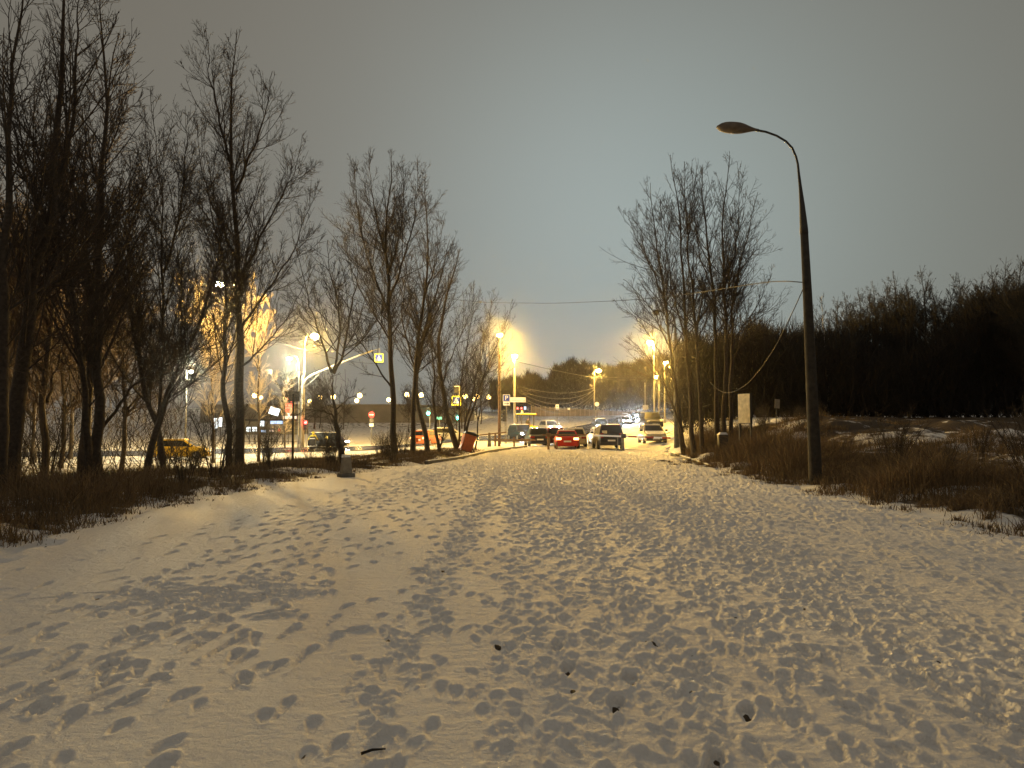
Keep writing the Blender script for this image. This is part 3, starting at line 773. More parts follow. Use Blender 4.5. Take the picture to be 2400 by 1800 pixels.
SH = [shrub_mesh(201, 1.5), shrub_mesh(202, 2.2, 16), shrub_mesh(203, 1.1, 10)]
for s_ in SH: s_.materials.append(M['twig'])
srng = np.random.default_rng(8)
for i in range(34):
    y = srng.uniform(10, 46); x = float(xl(y)) - srng.uniform(.9, 7.5)
    o = link('bare_shrub', SH[i % 3], None); o.location = (x, y, float(H(x, y)) - .05); o.rotation_euler.z = srng.random() * 6; s_ = srng.uniform(.6, 1.15); o.scale = (s_, s_, s_)
    tag(o, 'leafless shrub in the dry grass of the left verge', 'shrub', 'leafless shrubs on the left verge')
for i in range(26):
    y = srng.uniform(13, 52); x = float(xr(y)) + srng.uniform(1.0, 9)
    o = link('bare_shrub', SH[i % 3], None); o.location = (x, y, float(H(x, y)) - .05); o.rotation_euler.z = srng.random() * 6; s_ = srng.uniform(.45, .95); o.scale = (s_, s_, s_)
    tag(o, 'leafless shrub in the dry grass of the right verge', 'shrub', 'leafless shrubs on the right verge')

# ------------------------------------------------------------------ lamps
SODIUM = (1.0, .56, .09); COOL = (1.0, .93, .62)


def point_light(name, loc, col, power, parent=None, shaped=True, rad=.12):
    l = bpy.data.lights.new(name, 'POINT'); l.color = col; l.energy = power; l.shadow_soft_size = max(rad, .28) if shaped else rad
    o = bpy.data.objects.new(name, l); COL.objects.link(o)
    if parent: o.parent = parent
    o.location = loc
    if shaped:   # a street luminaire throws more of its light sideways than straight down
        l.use_nodes = True; nt = l.node_tree; em = nt.nodes['Emission']
        g = nt.nodes.new('ShaderNodeNewGeometry'); sx = nt.nodes.new('ShaderNodeSeparateXYZ'); nt.links.new(g.outputs['Normal'], sx.inputs[0])
        ab = nt.nodes.new('ShaderNodeMath'); ab.operation = 'ABSOLUTE'; nt.links.new(sx.outputs['Z'], ab.inputs[0])
        mxn = nt.nodes.new('ShaderNodeMath'); mxn.operation = 'MAXIMUM'; mxn.inputs[1].default_value = .3; nt.links.new(ab.outputs[0], mxn.inputs[0])
        pw_ = nt.nodes.new('ShaderNodeMath'); pw_.operation = 'POWER'; pw_.inputs[1].default_value = -2.0; nt.links.new(mxn.outputs[0], pw_.inputs[0])
        nt.links.new(pw_.outputs[0], em.inputs['Strength'])
    return o


def head_mb(tip, back, w=.16):
    """drop-shaped luminaire housing between back (at the arm) and tip"""
    tip, back = Vector(tip), Vector(back); mb = MB(); n = 12; k = 12
    ax = tip - back; L_ = ax.length; ax.normalize(); sd = ax.cross(Vector((0, 0, 1))).normalized(); up = sd.cross(ax)
    prof = [.18, .26, .42, .62, .82, .95, 1.0, 1.0, .97, .88, .66, .22]
    vs = []
    for i in range(n):
        c = back + ax * L_ * i / (n - 1)
        for j in range(k):
            a = 2 * math.pi * j / k
            vs.append(c + sd * math.cos(a) * w * prof[i] * 1.15 + up * math.sin(a) * w * prof[i] * (.8 if math.sin(a) > 0 else .62))
    fs = [(i * k + j, i * k + (j + 1) % k, (i + 1) * k + (j + 1) % k, (i + 1) * k + j) for i in range(n - 1) for j in range(k)]
    fs += [tuple(range(k))[::-1], tuple(range((n - 1) * k, n * k))]
    return mb.add(vs, fs)


def lens_mb(tip, back, w=.16, drop=.05):
    tip, back = Vector(tip), Vector(back); c = back + (tip - back) * .60 - Vector((0, 0, w * .45 + drop * .4))
    mb = MB(); mb.ball((0, 0, 0), w * .95, 14, 10, .85, 1.2, 1.0)
    a = math.atan2((tip - back).y, (tip - back).x); m = Matrix.Rotation(a, 4, 'Z')
    mb.v = [tuple(m @ Vector(p) + c) for p in mb.v]
    return mb, c


def lamp_post(label, d, base_u, lamp_u, lamp_v, power, col=SODIUM, lens='lens_sodium', r=.09, over=.55, group='lit street lamps', base_dz=0., depth=0., pole_m='steel', size=.2, shaped=True, v_top=None):
    x = X(base_u, d); z0 = Hs(x, d) + base_dz
    o = root('street_lamp', (x, d, z0), label, 'street lamp', group); B = Vector((x, d, z0))
    tip = Vector(P(lamp_u, lamp_v, d)) + Vector((0, depth, 0)) - B
    dirx = math.copysign(1, tip.x if abs(tip.x) > .05 else -1)
    hz = tip.z + over * .2
    back = tip - Vector((dirx * .62, depth * .2, -.06))
    topz = hz - 1.5
    MB().tube([(0, 0, -.3), (0, 0, .4), (0, 0, topz * .55), (0, 0, topz)], [r * 1.25, r * 1.2, r, r * .72], 10).build('pole', M[pole_m], o, smooth=True)
    arm = [(0, 0, topz - .1), (0, 0, topz + .5), (back.x * .10, depth * .1, topz + 1.0), (back.x * .38, depth * .4, hz - .08), (back.x * .72, depth * .7, hz + .03), tuple(back)]
    MB().tube(arm, [r * .5, r * .48, r * .44, r * .42, r * .4, r * .4], 8).build('arm', M[pole_m], o, smooth=True)
    h = head_mb(tip, back, .15).build('lamp_head', M['dark_steel'], o, smooth=True)
    mb, c = lens_mb(tip, back, size)
    mb.build('lens', M[lens], h, smooth=True)
    if power: point_light('lamp_light', c - Vector((0, 0, size * .9)), col, power, o, shaped)
    return o


PW = 2400.
lamp_post('bright orange street lamp on the pole that also carries the signal arm', 80, 712, 743, 785, PW * 2.0, size=.40)
lamp_post('golden street lamp high among the branches of the left trees', 46, 551, 505, 662, PW * 1.5, size=.24, lens='lens_cool', col=(1, .62, .18))
lamp_post('cool white street lamp on a thin curved pole left of the signal pole', 76, 700, 672, 838, PW * .9, COOL, 'lens_cool', .06, size=.22)
lamp_post('cool white street lamp hanging in the dark thicket, on a leaning pole', 60, 436, 455, 868, PW * .8, COOL, 'lens_cool', .06, size=.17)
lamp_post('orange street lamp above the dark post, in the twigs of the leaning stems', 70, 1172, 1165, 783, PW * 2.1, size=.24)
lamp_post('orange street lamp on the pale grey pole by the parking sign', 80, 1206, 1201, 832, PW * 1.9, r=.13, size=.27)
lamp_post('orange street lamp shining through the left twigs of the roadside clump', 78, 1534, 1518, 800, PW * 2.0, size=.27)
lamp_post('orange street lamp on a concrete pole behind the row of cars at the right', 98, 1558, 1556, 848, PW * 1.3, size=.27)
lamp_post('smallest orange street lamp, between the two on the right of the road', 135, 1545, 1534, 882, PW * 1.0, size=.3)
lamp_post('orange street lamp on a tall pale pole at the bend, cables meeting halfway up', 137, 1393, 1406, 867, PW * 1.0, r=.11, size=.38)
lamp_post('unlit street lamp on a concrete pole hidden in the roadside clump', 49, 1585, 1529, 731, 0, lens='lens_dead', r=.15, pole_m='concrete_dark', group='unlit street lamps')

# the big unlit lamp post in front
fd = 20.9; fx = X(1912, fd); fz = Hs(fx, fd)
o = root('street_lamp', (fx, fd, fz), 'tall unlit dark street lamp standing in the dry grass right of the path', 'street lamp', 'unlit street lamps')
B = np.array([fx, fd, fz]); q = lambda u, v, dd=0.: tuple(P(u, v, fd + dd) - B)
M['post_dark'] = mat('weathered_post', (.032, .027, .021), .9, var=.45, scale=7, bump=.5, bscale=20)
bt0 = list(q(1912, 1136)); bt0[2] = -.4
MB().tube([bt0, q(1911, 1110), q(1902, 900), q(1893, 700), q(1885, 545)], [.185, .175, .15, .125, .105], 14).build('pole', M['post_dark'], o, smooth=True)
br = MB().tube([q(1885, 548), q(1884, 536), q(1884, 531), q(1883, 520), q(1880, 480), q(1876, 440), q(1872, 405), q(1870, 385), q(1866, 368), q(1857, 347), q(1842, 331), q(1820, 318), q(1795, 309), q(1772, 305)],
               [.112, .112, .104, .1, .072, .046, .034, .031, .03, .03, .03, .03, .03, .035], 12)
br.build('bracket_arm', M['dark_steel'], o, smooth=True)
h = head_mb(q(1680, 298), q(1778, 305), .205).build('lamp_head', mat('lamp_housing', (.13, .10, .075), .6, var=.3), o, smooth=True)
lm, c = lens_mb(q(1681, 298), q(1776, 305), .10); lm.build('lens', M['lens_dead'], h, smooth=True)

# the row of globe lamps along the top of the embankment
globes = [(553, 921), (597, 927), (611, 932), (668, 934), (726, 940), (750, 931), (781, 930), (836, 939), (843, 927), (911, 937), (954, 925), (987, 926), (1090, 929), (1110, 935), (1118, 929), (1145, 931)]
for i, (u, v) in enumerate(globes):
    p = P(u, v, 199); z0 = p[2] - 3.0
    o = root('globe_lamp', (p[0], 199, z0), 'small round golden lamp in the row along the top of the embankment', 'street lamp', 'row of round lamps on the embankment')
    MB().tube([(0, 0, -.6), (0, 0, 2.75)], [.09, .06], 6).build('pole', M['steel'], o)
    MB().ball((0, 0, 3.0), .62 if v < 932 else .52, 12, 8).build('globe', M['lens_globe'], o, smooth=True)
    if i % 2 == 0: point_light('globe_light', (0, -.9, 3.2), SODIUM, PW * .16, o, False, .3)

# ------------------------------------------------------------------ embankment wall, sound barrier, fences
zt = float(P(800, 950, 194)[2]); zb = float(P(800, 1003, 194)[2])
mb = MB(); xs = np.linspace(X(470, 194), X(985, 194), 14); x2 = np.linspace(X(985, 194), X(1110, 194), 5)[1:]
tops = [zt] * 14 + list(np.linspace(zt, float(P(1110, 962, 194)[2]), 5)[1:]); allx = list(xs) + list(x2)
vs = []
for x_, t_ in zip(allx, tops): vs += [(x_, 192.5, -2), (x_, 194.5, t_), (x_, 199.5, t_), (x_, 199.5, -2)]
fs = []
for i in range(len(allx) - 1):
    a = i * 4; fs += [(a, a + 4, a + 5, a + 1), (a + 1, a + 5, a + 6, a + 2), (a + 2, a + 6, a + 7, a + 3)]
fs += [(0, 1, 2, 3), tuple(range(len(allx) * 4 - 4, len(allx) * 4))[::-1]]
wall = root('retaining_wall', (0, 0, 0), 'long dark grey embankment wall below the row of round lamps', 'wall')
mb.add(vs, fs).build('wall', mat('wall_concrete', (.20, .185, .165), .9, var=.2, scale=.4), wall)
mb = MB()
for i in range(len(allx) - 1):
    a, b = allx[i], allx[i + 1]; mb.box(((a + b) / 2, 194.4, (tops[i] + tops[i + 1]) / 2 + .14), (b - a - .02, .5, .3))
mb.build('coping', M['concrete'], wall)

sb = root('sound_barrier', (0, 0, 0), 'long grey panelled sound barrier along the top of the far slope', 'sound barrier')
bl = [(1245, 953, 978, 205), (1300, 956, 979, 205), (1360, 959, 978, 206), (1414, 962, 977, 208), (1470, 965, 980, 212), (1520, 967, 982, 214), (1560, 968, 984, 216)]
M['barrier'] = mat('barrier_panel', (.30, .25, .19), .8, var=.2, scale=.8); M['barrier_post'] = mat('barrier_post', (.42, .37, .28), .7)
for (ua, va, wa, da), (ub, vb, wb, db) in zip(bl[:-1], bl[1:]):
    n = 5
    for i in range(n):
        f0, f1 = i / n, (i + 1) / n
        g = lambda f: (P(ua + (ub - ua) * f, va + (vb - va) * f, da + (db - da) * f), P(ua + (ub - ua) * f, wa + (wb - wa) * f, da + (db - da) * f))
        (t0_, b0_), (t1_, b1_) = g(f0), g(f1)
        b0_[2] -= 1.2; b1_[2] -= 1.2
        off = np.array([0, .12, 0]); sp = np.array([.02, 0, 0])
        MB().add([b0_ + sp, b1_ - sp, t1_ - sp, t0_ + sp, b0_ + off + sp, b1_ + off - sp, t1_ + off - sp, t0_ + off + sp], [(0, 1, 2, 3), (7, 6, 5, 4), (0, 4, 5, 1), (1, 5, 6, 2), (2, 6, 7, 3), (3, 7, 4, 0)]).build('panel', M['barrier'], sb)
        MB().box((t0_[0], t0_[1] - .1, (t0_[2] + b0_[2]) / 2 + .1), (.2, .2, t0_[2] - b0_[2] + .2)).build('post', M['barrier_post'], sb)

fence = root('metal_fence', (0, 0, 0), 'dark metal railing fence in front of the lit shops', 'fence')
for i in range(12):
    xa = X(560 + i * 13, 92); xb_ = X(573 + i * 13, 92); z = Hs(xa, 92)
    MB().box((xa, 92, z + .9), (.09, .09, 2.1)).build('post', M['dark_steel'], fence)
    mb = MB(); mb.box(((xa + xb_) / 2, 92, z + 1.75), (xb_ - xa - .1, .03, .05)); mb.box(((xa + xb_) / 2, 92, z + .3), (xb_ - xa - .1, .03, .05))
    for k in range(1, 6): mb.box((xa + (xb_ - xa) * k / 6, 92.03, z + 1.0), (.025, .025, 1.6))
    mb.build('railing', M['dark_steel'], fence)

# ------------------------------------------------------------------ signs
def post(mb, x, y, z0, z1, r=.035): return mb.tube([(x, y, z0), (x, y, z1)], r, 8)


def text(s, size, loc, m, parent, name='lettering', ext=.004, rx=math.pi / 2):
    c = bpy.data.curves.new(name, 'FONT'); c.body = s; c.size = size; c.extrude = ext; c.align_x = 'CENTER'; c.align_y = 'CENTER'
    o = bpy.data.objects.new(name, c); COL.objects.link(o); c.materials.append(m); 
    me = bpy.data.meshes.new_from_object(o.evaluated_get(bpy.context.evaluated_depsgraph_get())); bpy.data.objects.remove(o); me.name = name
    if not me.materials: me.materials.append(m)
    o = link(name, me, None, parent); o.location = loc; o.rotation_euler = (rx, 0, 0); return o


def strokes(parent, rows, m, name='lettering', y=-.012):
    """lines of small illegible print: rows of (x0, x1, z, height)"""
    mb = MB(); rg = random.Random(4)
    for x0, x1, z, h in rows:
        x_ = x0
        while x_ < x1:
            w = h * rg.uniform(.45, .8)
            if rg.random() > .1:
                mb.box((x_ + w * .15, y, z), (w * .25, .004, h)); mb.box((x_ + w * .45, y, z + rg.choice([-.38, 0, .38]) * h), (w * .4, .004, h * .22))
            x_ += w
    return mb.build(name, m, parent)


d = 71; x = X(1187, d); z0 = Hs(x, d)
o = root('parking_sign', (x, d, z0), 'blue parking sign with a white letter P, arrow plate and white name board', 'road sign')
zs = float(P(1187, 933, d)[2]) - z0
post(MB(), 0, .06, -.3, zs + .4).build('post', M['steel'], o)
pl = MB().box((0, 0, zs), (.66, .03, .66)).build('panel', M['signwhite'], o, bevel=.01)
MB().box((0, -.018, zs), (.58, .008, .58)).build('blue_field', M['blue'], pl)
text('P', .58, (0, -.026, zs - .01), M['signwhite'], pl, 'letter')
pa = MB().box((0, 0, zs - .52), (.62, .03, .34)).build('arrow_plate', M['signwhite'], o, bevel=.01)
MB().box((-.06, -.02, zs - .52), (.34, .01, .05)).add([(.1, -.025, zs - .43), (.1, -.025, zs - .61), (.25, -.025, zs - .52), (.1, -.015, zs - .43), (.1, -.015, zs - .61), (.25, -.015, zs - .52)], [(0, 1, 2), (5, 4, 3), (0, 3, 4, 1), (1, 4, 5, 2), (2, 5, 3, 0)]).build('arrow', M['black'], pa)
pb = MB().box((1.08, -.01, zs - .16), (1.46, .03, .46)).build('name_board', M['signwhite'], o, bevel=.01)
strokes(pb, [(.42, .95, zs - .06, .075), (.42, 1.35, zs - .23, .075), (1.42, 1.74, zs - .23, .075)], M['black'], y=-.03)

d = 70.5; x = X(1182, d); z0 = Hs(x, d)
o = root('traffic_light', (x, d, z0), 'dark traffic light seen from behind, on the post under the parking sign', 'traffic light')
zs = float(P(1182, 975, d)[2]) - z0
MB().box((0, 0, zs), (.34, .26, 1.02)).build('housing', M['black'], o, bevel=.03)
for k in (-1, 0, 1): MB().tube([(-.17, .05, zs + k * .32), (-.40, .08, zs + k * .32 - .03)], [.11, .10], 10).build('visor', M['black'], o)
post(MB(), .08, .2, -.3, zs + .5, .045).build('post', M['steel'], o)


def crossing_sign(name, u, v, d, label, size=.72):
    p = P(u, v, d); o = root(name, tuple(p), label, 'road sign', None)
    bk = MB().box((0, .02, 0), (size * 1.38, .03, size * 1.38)).build('yellow_border', M['signyellow'], o, bevel=.01)
    pn = MB().box((0, -.01, 0), (size, .02, size)).build('blue_panel', M['blue'], o)
    s = size * .42
    MB().add([(-s, -.026, -s * .85), (s, -.026, -s * .85), (0, -.026, s * .95), (-s, -.021, -s * .85), (s, -.021, -s * .85), (0, -.021, s * .95)], [(0, 1, 2), (5, 4, 3), (0, 3, 4, 1), (1, 4, 5, 2), (2, 5, 3, 0)]).build('triangle', M['signwhite'], pn)
    mb = MB(); y = -.033
    mb.ball((0, y, s * .34), s * .11, 8, 6); mb.tube([(0, y, s * .2), (-.02 * s, y, -.2 * s)], s * .11, 6)
    mb.tube([(-.02 * s, y, -.2 * s), (.25 * s, y, -.5 * s), (.3 * s, y, -.75 * s)], s * .07, 6); mb.tube([(-.02 * s, y, -.2 * s), (-.2 * s, y, -.5 * s), (-.38 * s, y, -.7 * s)], s * .07, 6)
    mb.tube([(0, y, .12 * s), (.22 * s, y, -.12 * s)], s * .05, 6); mb.tube([(0, y, .12 * s), (-.24 * s, y, -.1 * s)], s * .05, 6)
    mb.build('walking_figure', M['navy'], pn)
    return o


# signal arm over the road with its own pole
d = 80; x = X(709, d); z0 = Hs(x, d)
o = root('signal_mast', (x, d - .4, z0), 'mast with a long rising arm reaching over the road', 'mast')
pm = lambda u, v: tuple(P(u, v, d - .4) - np.array([x, d - .4, z0]))
MB().tube([(0, 0, -.3), (0, 0, 3.5), pm(710, 880)], [.17, .15, .13], 12).build('pole', M['steel'], o, smooth=True)
MB().tube([pm(712, 905), pm(716, 890), pm(728, 880), pm(780, 858), pm(840, 834), pm(872, 822)], [.13, .125, .12, .11, .09, .07], 10).build('arm', M['steel'], o, smooth=True)
MB().tube([pm(713, 908), pm(735, 890), pm(748, 876)], [.06, .06, .05], 8).build('brace', M['steel'], o, smooth=True)
MB().box(pm(722, 948), (.22, .2, .3)).build('junction_box', M['concrete'], o)
crossing_sign('crossing_sign', 888, 839, 79.6, 'pedestrian crossing sign with a yellow border hanging from the long signal arm', .68)
MB_ = MB().tube([tuple(P(870, 823, 79.8)), tuple(P(888, 818, 79.8)), tuple(P(892, 832, 79.8))], .05, 6)
hook = MB_.build('sign_hanger', M['steel']); tag(hook, 'bent steel hanger at the end of the long signal arm', 'hanger')

d = 84; x = X(1076, d); z0 = Hs(x, d)
o = root('signal_post', (x, d, z0), 'post with a crossing sign, a dark signal on top and a green light', 'traffic light', 'traffic lights at the junction')
pm = lambda u, v, dd=0: tuple(P(u, v, d + dd) - np.array([x, d, z0]))
MB().tube([(0, .25, -.3), (0, .25, pm(1076, 905)[2])], [.09, .07], 8).build('pole', M['steel'], o)
hb = MB().box(pm(1069, 914), (.5, .3, .75)).build('upper_signal', M['black'], o, bevel=.04)
MB().box((pm(1069, 905)[0], -.02, pm(1069, 906)[2] + .02), (.56, .36, .06)).build('snow_cap', M['snowcap'], hb)
hb = MB().box(pm(1071, 972), (.42, .3, 1.15)).build('signal_housing', M['black'], o, bevel=.04)
for v_ in (961, 970): MB().disc((pm(1071, v_)[0], -.16, pm(1071, v_)[2]), .13, .03).build('dark_lens', M['glass'], hb)
MB().disc((pm(1073, 980)[0], -.18, pm(1073, 980)[2]), .19, .05).build('green_lens', M['green_lit'], hb)
point_light('signal_glow', (pm(1073, 980)[0], -.7, pm(1073, 980)[2]), (.10, 1, .72), 70, o, False)
crossing_sign('crossing_sign', 1069, 939, 83.6, 'pedestrian crossing sign with a yellow border below the dark upper signal', .76)

d = 92; x = X(1007, d); z0 = Hs(x, d)
o = root('traffic_light', (x, d, z0), 'traffic light showing green on a thin pole, left of the blue plate', 'traffic light', 'traffic lights at the junction')
pm = lambda u, v, dd=0: tuple(P(u, v, d + dd) - np.array([x, d, z0]))
post(MB(), 0, .2, -.3, pm(1007, 955)[2], .06).build('pole', M['steel'], o)
hb = MB().box(pm(1004, 963), (.42, .3, 1.15)).build('housing', M['black'], o, bevel=.04)
for v_ in (953, 960): MB().disc((pm(1004, v_)[0], -.16, pm(1004, v_)[2]), .13, .03).build('dark_lens', M['glass'], hb)
MB().disc((pm(1004, 969)[0], -.18, pm(1004, 969)[2]), .2, .05).build('green_lens', M['green_lit'], hb)
point_light('signal_glow', (pm(1003, 969)[0], -.7, pm(1003, 969)[2]), (.10, 1, .72), 70, o, False)
d = 94; x = X(1030, d); z0 = Hs(x, d); zs = float(P(1030, 980, d)[2]) - z0
o = root('direction_plate', (x, d, z0), 'small turquoise plate on a thin pole between the two green lights', 'road sign')
post(MB(), 0, .05, -.3, zs, .04).build('post', M['steel'], o)
MB().box((0, 0, zs), (.62, .04, .34)).build('plate', mat('turquoise', (.1, .5, .55), .5, emit=(.1, .6, .65), es=.35), o)

d = 80; p = P(717, 990, d); x = p[0]; z0 = Hs(x, d)
o = root('traffic_light', (x, d, z0), 'traffic light glowing red beside the signal mast', 'traffic light', 'traffic lights at the junction')
zs = p[2] - z0
post(MB(), 0, .2, -.3, zs + .2, .05).build('pole', M['steel'], o)
hb = MB().box((0, 0, zs - .25), (.4, .28, 1.0)).build('housing', M['black'], o, bevel=.04)
MB().disc((0, -.17, zs), .17, .05).build('red_lens', M['red_lit'], hb)
for k in (.32, .62): MB().disc((0, -.15, zs - k), .12, .03).build('dark_lens', M['glass'], hb)
point_light('signal_glow', (0, -.7, zs), (1, .06, .05), 70, o, False)

d = 88; x = X(871, d); z0 = Hs(x, d)
o = root('no_entry_sign', (x, d, z0), 'round red no-entry sign with two small plates under it', 'road sign')
zz = lambda v, u=871: float(P(u, v, d)[2]) - z0
post(MB(), 0, .05, -.3, zz(968), .035).build('post', M['steel'], o)
dk = MB().disc((0, 0, zz(972)), .36, .03).build('red_disc', M['signred'], o)
MB().box((0, -.02, zz(972)), (.5, .012, .11)).build('white_bar', M['signwhite'], dk)
MB().box((0, 0, zz(985.5)), (.46, .03, .46)).build('plate', M['concrete_dark'], o)
MB().box((0, 0, zz(996)), (.5, .03, .34)).build('plate', M['signwhite'], o)

d = 168; p = P(1219, 957, d); z0 = Hs(p[0], d); zs = p[2] - z0
o = root('traffic_light', (p[0], d, z0), 'far pair of small red lights beside a white lit plate, above the tractor roof', 'traffic light')
MB().tube([(0, .2, -.3), (0, .2, zs)], .07, 6).build('pole', M['steel'], o)
for k_ in (-.55, .3): MB().box((k_, 0, zs), (.5, .2, .6)).build('housing', M['black'], o); MB().disc((k_, -.12, zs), .19, .04).build('red_lens', M['red_lit'], o)
MB().box((1.1, 0, zs + .05), (.5, .1, .7)).build('lit_plate', M['shop_blue'], o)
for u, v, d, w, h, lab, kind in ((1306, 954, 150, .62, .98, 'white and blue bus stop sign on a thin pole before the sound barrier', 'bus'), (1333, 958, 160, .5, .45, 'small white plate on a thin pole right of the bus stop sign', 'plain'), (1399, 947, 139, .3, .3, 'small round white sign beside the pole at the bend', 'round')):
    x = X(u, d); z0 = Hs(x, d); zs = float(P(u, v, d)[2]) - z0
    o = root('bus_stop_sign' if kind == 'bus' else 'road_sign', (x, d, z0), lab, 'road sign')
    post(MB(), 0, .06, -.3, zs, .05).build('post', M['steel'], o)
    if kind == 'round': MB().disc((0, 0, zs), .38, .04).build('panel', M['signwhite'], o)
    else:
        pn = MB().box((0, 0, zs), (w, .04, h)).build('panel', M['signwhite'], o)
        if kind == 'bus':
            MB().box((0, -.025, zs - h * .36), (w * .86, .01, h * .18)).build('blue_band', M['blue'], pn); MB().box((0, -.025, zs + .08), (w * .6, .01, .12)).build('bus_symbol', M['black'], pn)

d = 31.6; x = X(688, d); z0 = Hs(x, d); zs = float(P(688, 929, d)[2]) - z0
o = root('notice_board', (x, d, z0), 'grey notice plate on a black square post in the verge', 'sign')
MB().box((0, 0, zs / 2 - .05), (.085, .085, zs + .3)).build('post', M['black'], o)
pn = MB().box((0, .06, zs), (.46, .025, .42)).build('plate', M['concrete_dark'], o)
strokes(pn, [(-.19, .18, zs + .1, .05), (-.19, .15, zs, .05), (-.19, .18, zs - .1, .05)], M['concrete'], y=.044)

d = 33; x = X(1746, d); z0 = Hs(x, d)
o = root('information_board', (x, d, z0), 'tall pale information board on two legs, turned half away beside the clump', 'sign', rz=R(-70))
zt_, zb_ = float(P(1746, 922, d)[2]) - z0, float(P(1746, 993, d)[2]) - z0
MB().box((0, 0, (zt_ + zb_) / 2), (.86, .10, zt_ - zb_)).build('frame', M['dark_steel'], o)
MB().box((0, -.056, (zt_ + zb_) / 2), (.80, .01, zt_ - zb_ - .06)).build('poster', M['cream'], o); MB().box((0, .056, (zt_ + zb_) / 2), (.80, .01, zt_ - zb_ - .06)).build('poster', M['cream'], o)
for s in (-.38, .38): MB().box((s, 0, zb_ / 2 - .1), (.07, .07, zb_ + .25)).build('leg', M['dark_steel'], o)

d = 45; x = X(1818, d); z0 = Hs(x, d); zs = float(P(1822, 946, d)[2]) - z0
o = root('small_sign', (x, d, z0), 'small grey plate on a thin leaning post before the snowbank', 'sign'); o.rotation_euler = (0, R(4), R(20))
post(MB(), 0, .03, -.3, zs, .025).build('post', M['dark_steel'], o); MB().box((0, 0, zs), (.36, .02, .54)).build('plate', M['concrete'], o)

d = 50; x = X(975, d); z0 = Hs(x, d); zs = .42
o = root('marker_sign', (x, d, z0), 'little orange plate on a stake at the foot of the leaning trunk', 'sign')
post(MB(), 0, .02, -.2, zs + .5, .025).build('stake', M['wood'], o); MB().box((0, 0, zs + .4), (.36, .02, .27)).build('plate', M['orange_bin'], o)
d = 66; x = X(766, d); z0 = Hs(x, d); zs = float(P(766, 1026, d)[2]) - z0
o = root('marker_lamp', (x, d, z0), 'little yellow lamp on a thin stake in front of the dark van', 'lamp')
post(MB(), 0, .0, -.2, zs, .04).build('stake', M['rust'], o); MB().ball((0, 0, zs), .15, 10, 7, 1.1).build('lamp', M['amber'], o, smooth=True)

# ------------------------------------------------------------------ small things on the verges
d = 24.2; x = X(813, d); z0 = Hs(x, d) - .02
o = root('concrete_bollard', (x, d, z0), 'tapered concrete bollard on a square block at the edge of the path', 'bollard', rz=R(32)); o.scale = (.88, .88, .95)
MB().frustum(-.1, .54, .54, .16, .50, .50).build('base_block', M['concrete_dark'], o, bevel=.02)
MB().frustum(.16, .36, .36, .74, .25, .25).build('shaft', M['concrete'], o, bevel=.015)
MB().frustum(.742, .255, .255, .775, .25, .25).build('snow_cap', M['snowcap'], o)
MB().tube([(-.17, .0, .70), (-.1, -.14, .71), (.1, -.14, .71), (.15, .02, .70), (0, .15, .7), (-.17, 0, .70)], .012, 5).build('tape', M['signwhite'], o)

d = 47; x = X(1090, d); z0 = Hs(x, d)
o = root('litter_bin', (x, d, z0), 'tilted orange litter bin with a dark lid heaped with snow, propped under a tree', 'bin'); o.rotation_euler = (R(-6), R(17), R(18))
mb = MB(); vs = []
for z, a, b in ((-.05, .62, .52), (1.12, .78, .66)): vs += [(-a / 2, -b / 2, z), (a / 2, -b / 2, z), (a / 2, b / 2, z), (-a / 2, b / 2, z)]
mb.add(vs, [(3, 2, 1, 0), (4, 5, 6, 7), (0, 1, 5, 4), (1, 2, 6, 5), (2, 3, 7, 6), (3, 0, 4, 7)]).build('tub', M['orange_bin'], o, bevel=.05)
MB().box((.06, 0, 1.2), (.86, .72, .14)).build('lid', M['black'], o, bevel=.03)
MB().ball((.12, 0, 1.27), .3, 12, 8, .45, 1.15, 1.0).build('snow_heap', M['snowcap'], o, smooth=True)
for s in (-1, 1): MB().tube([(.34, s * .2, .35), (.75, s * .22, -.12)], .035, 6).build('leg', M['dark_steel'], o)
MB().box((-.33, 0, .62), (.05, .5, .9), ry=R(7)).build('side_flap', M['orange_bin'], o)

d = 39; x = X(1687, d); z0 = Hs(x, d)
o = root('box_bin', (x - .1, d - .8, z0), 'black box bin with snow on its lid at the foot of the twin trunks', 'bin')
MB().frustum(-.05, .40, .36, 1.05, .48, .42).build('tub', M['black'], o, bevel=.03); MB().frustum(1.052, .44, .38, 1.16, .28, .24).build('snow_cap', M['snowcap'], o)

# displaced kerbs along the path
def kerb(pts, label, m='concrete_dark', w=.16, h=.16):
    o = root('kerb', (*pts[0], 0), label, 'kerb'); tag(o, kind='structure'); b = np.array(pts[0])
    for (x0, y0), (x1, y1) in zip(pts[:-1], pts[1:]):
        L_ = math.hypot(x1 - x0, y1 - y0); a = math.atan2(y1 - y0, x1 - x0); cx, cy = (x0 + x1) / 2 - b[0], (y0 + y1) / 2 - b[1]
        st = MB().box((cx, cy, Hs(*pts[0]) + h / 2 - .04), (L_ - .04, w, h), rz=a + random.uniform(-.03, .03), ry=random.uniform(-.01, .01)).build('kerb_stone', M[m], o, bevel=.015)
        MB().box((cx, cy, Hs(*pts[0]) + h - .022), (L_ - .12, w * .8, .03), rz=a).build('snow_strip', M['snowcap'], st, bevel=.012)


kp = lambda l: [(X(u, dd), dd) for u, dd in l]
kerb(kp([(1000, 32.8), (1034, 34.5), (1066, 36.5), (1096, 39.5), (1118, 43), (1142, 47), (1165, 50), (1195, 54), (1232, 59)]), 'dark stone kerb bending along the left edge of the path by the orange bin')
kerb(kp([(1668, 30), (1640, 33), (1618, 36.5), (1596, 40.5), (1580, 44), (1566, 48), (1556, 52)]), 'snow-topped stone kerb along the right edge of the path below the clump', w=.14, h=.10)

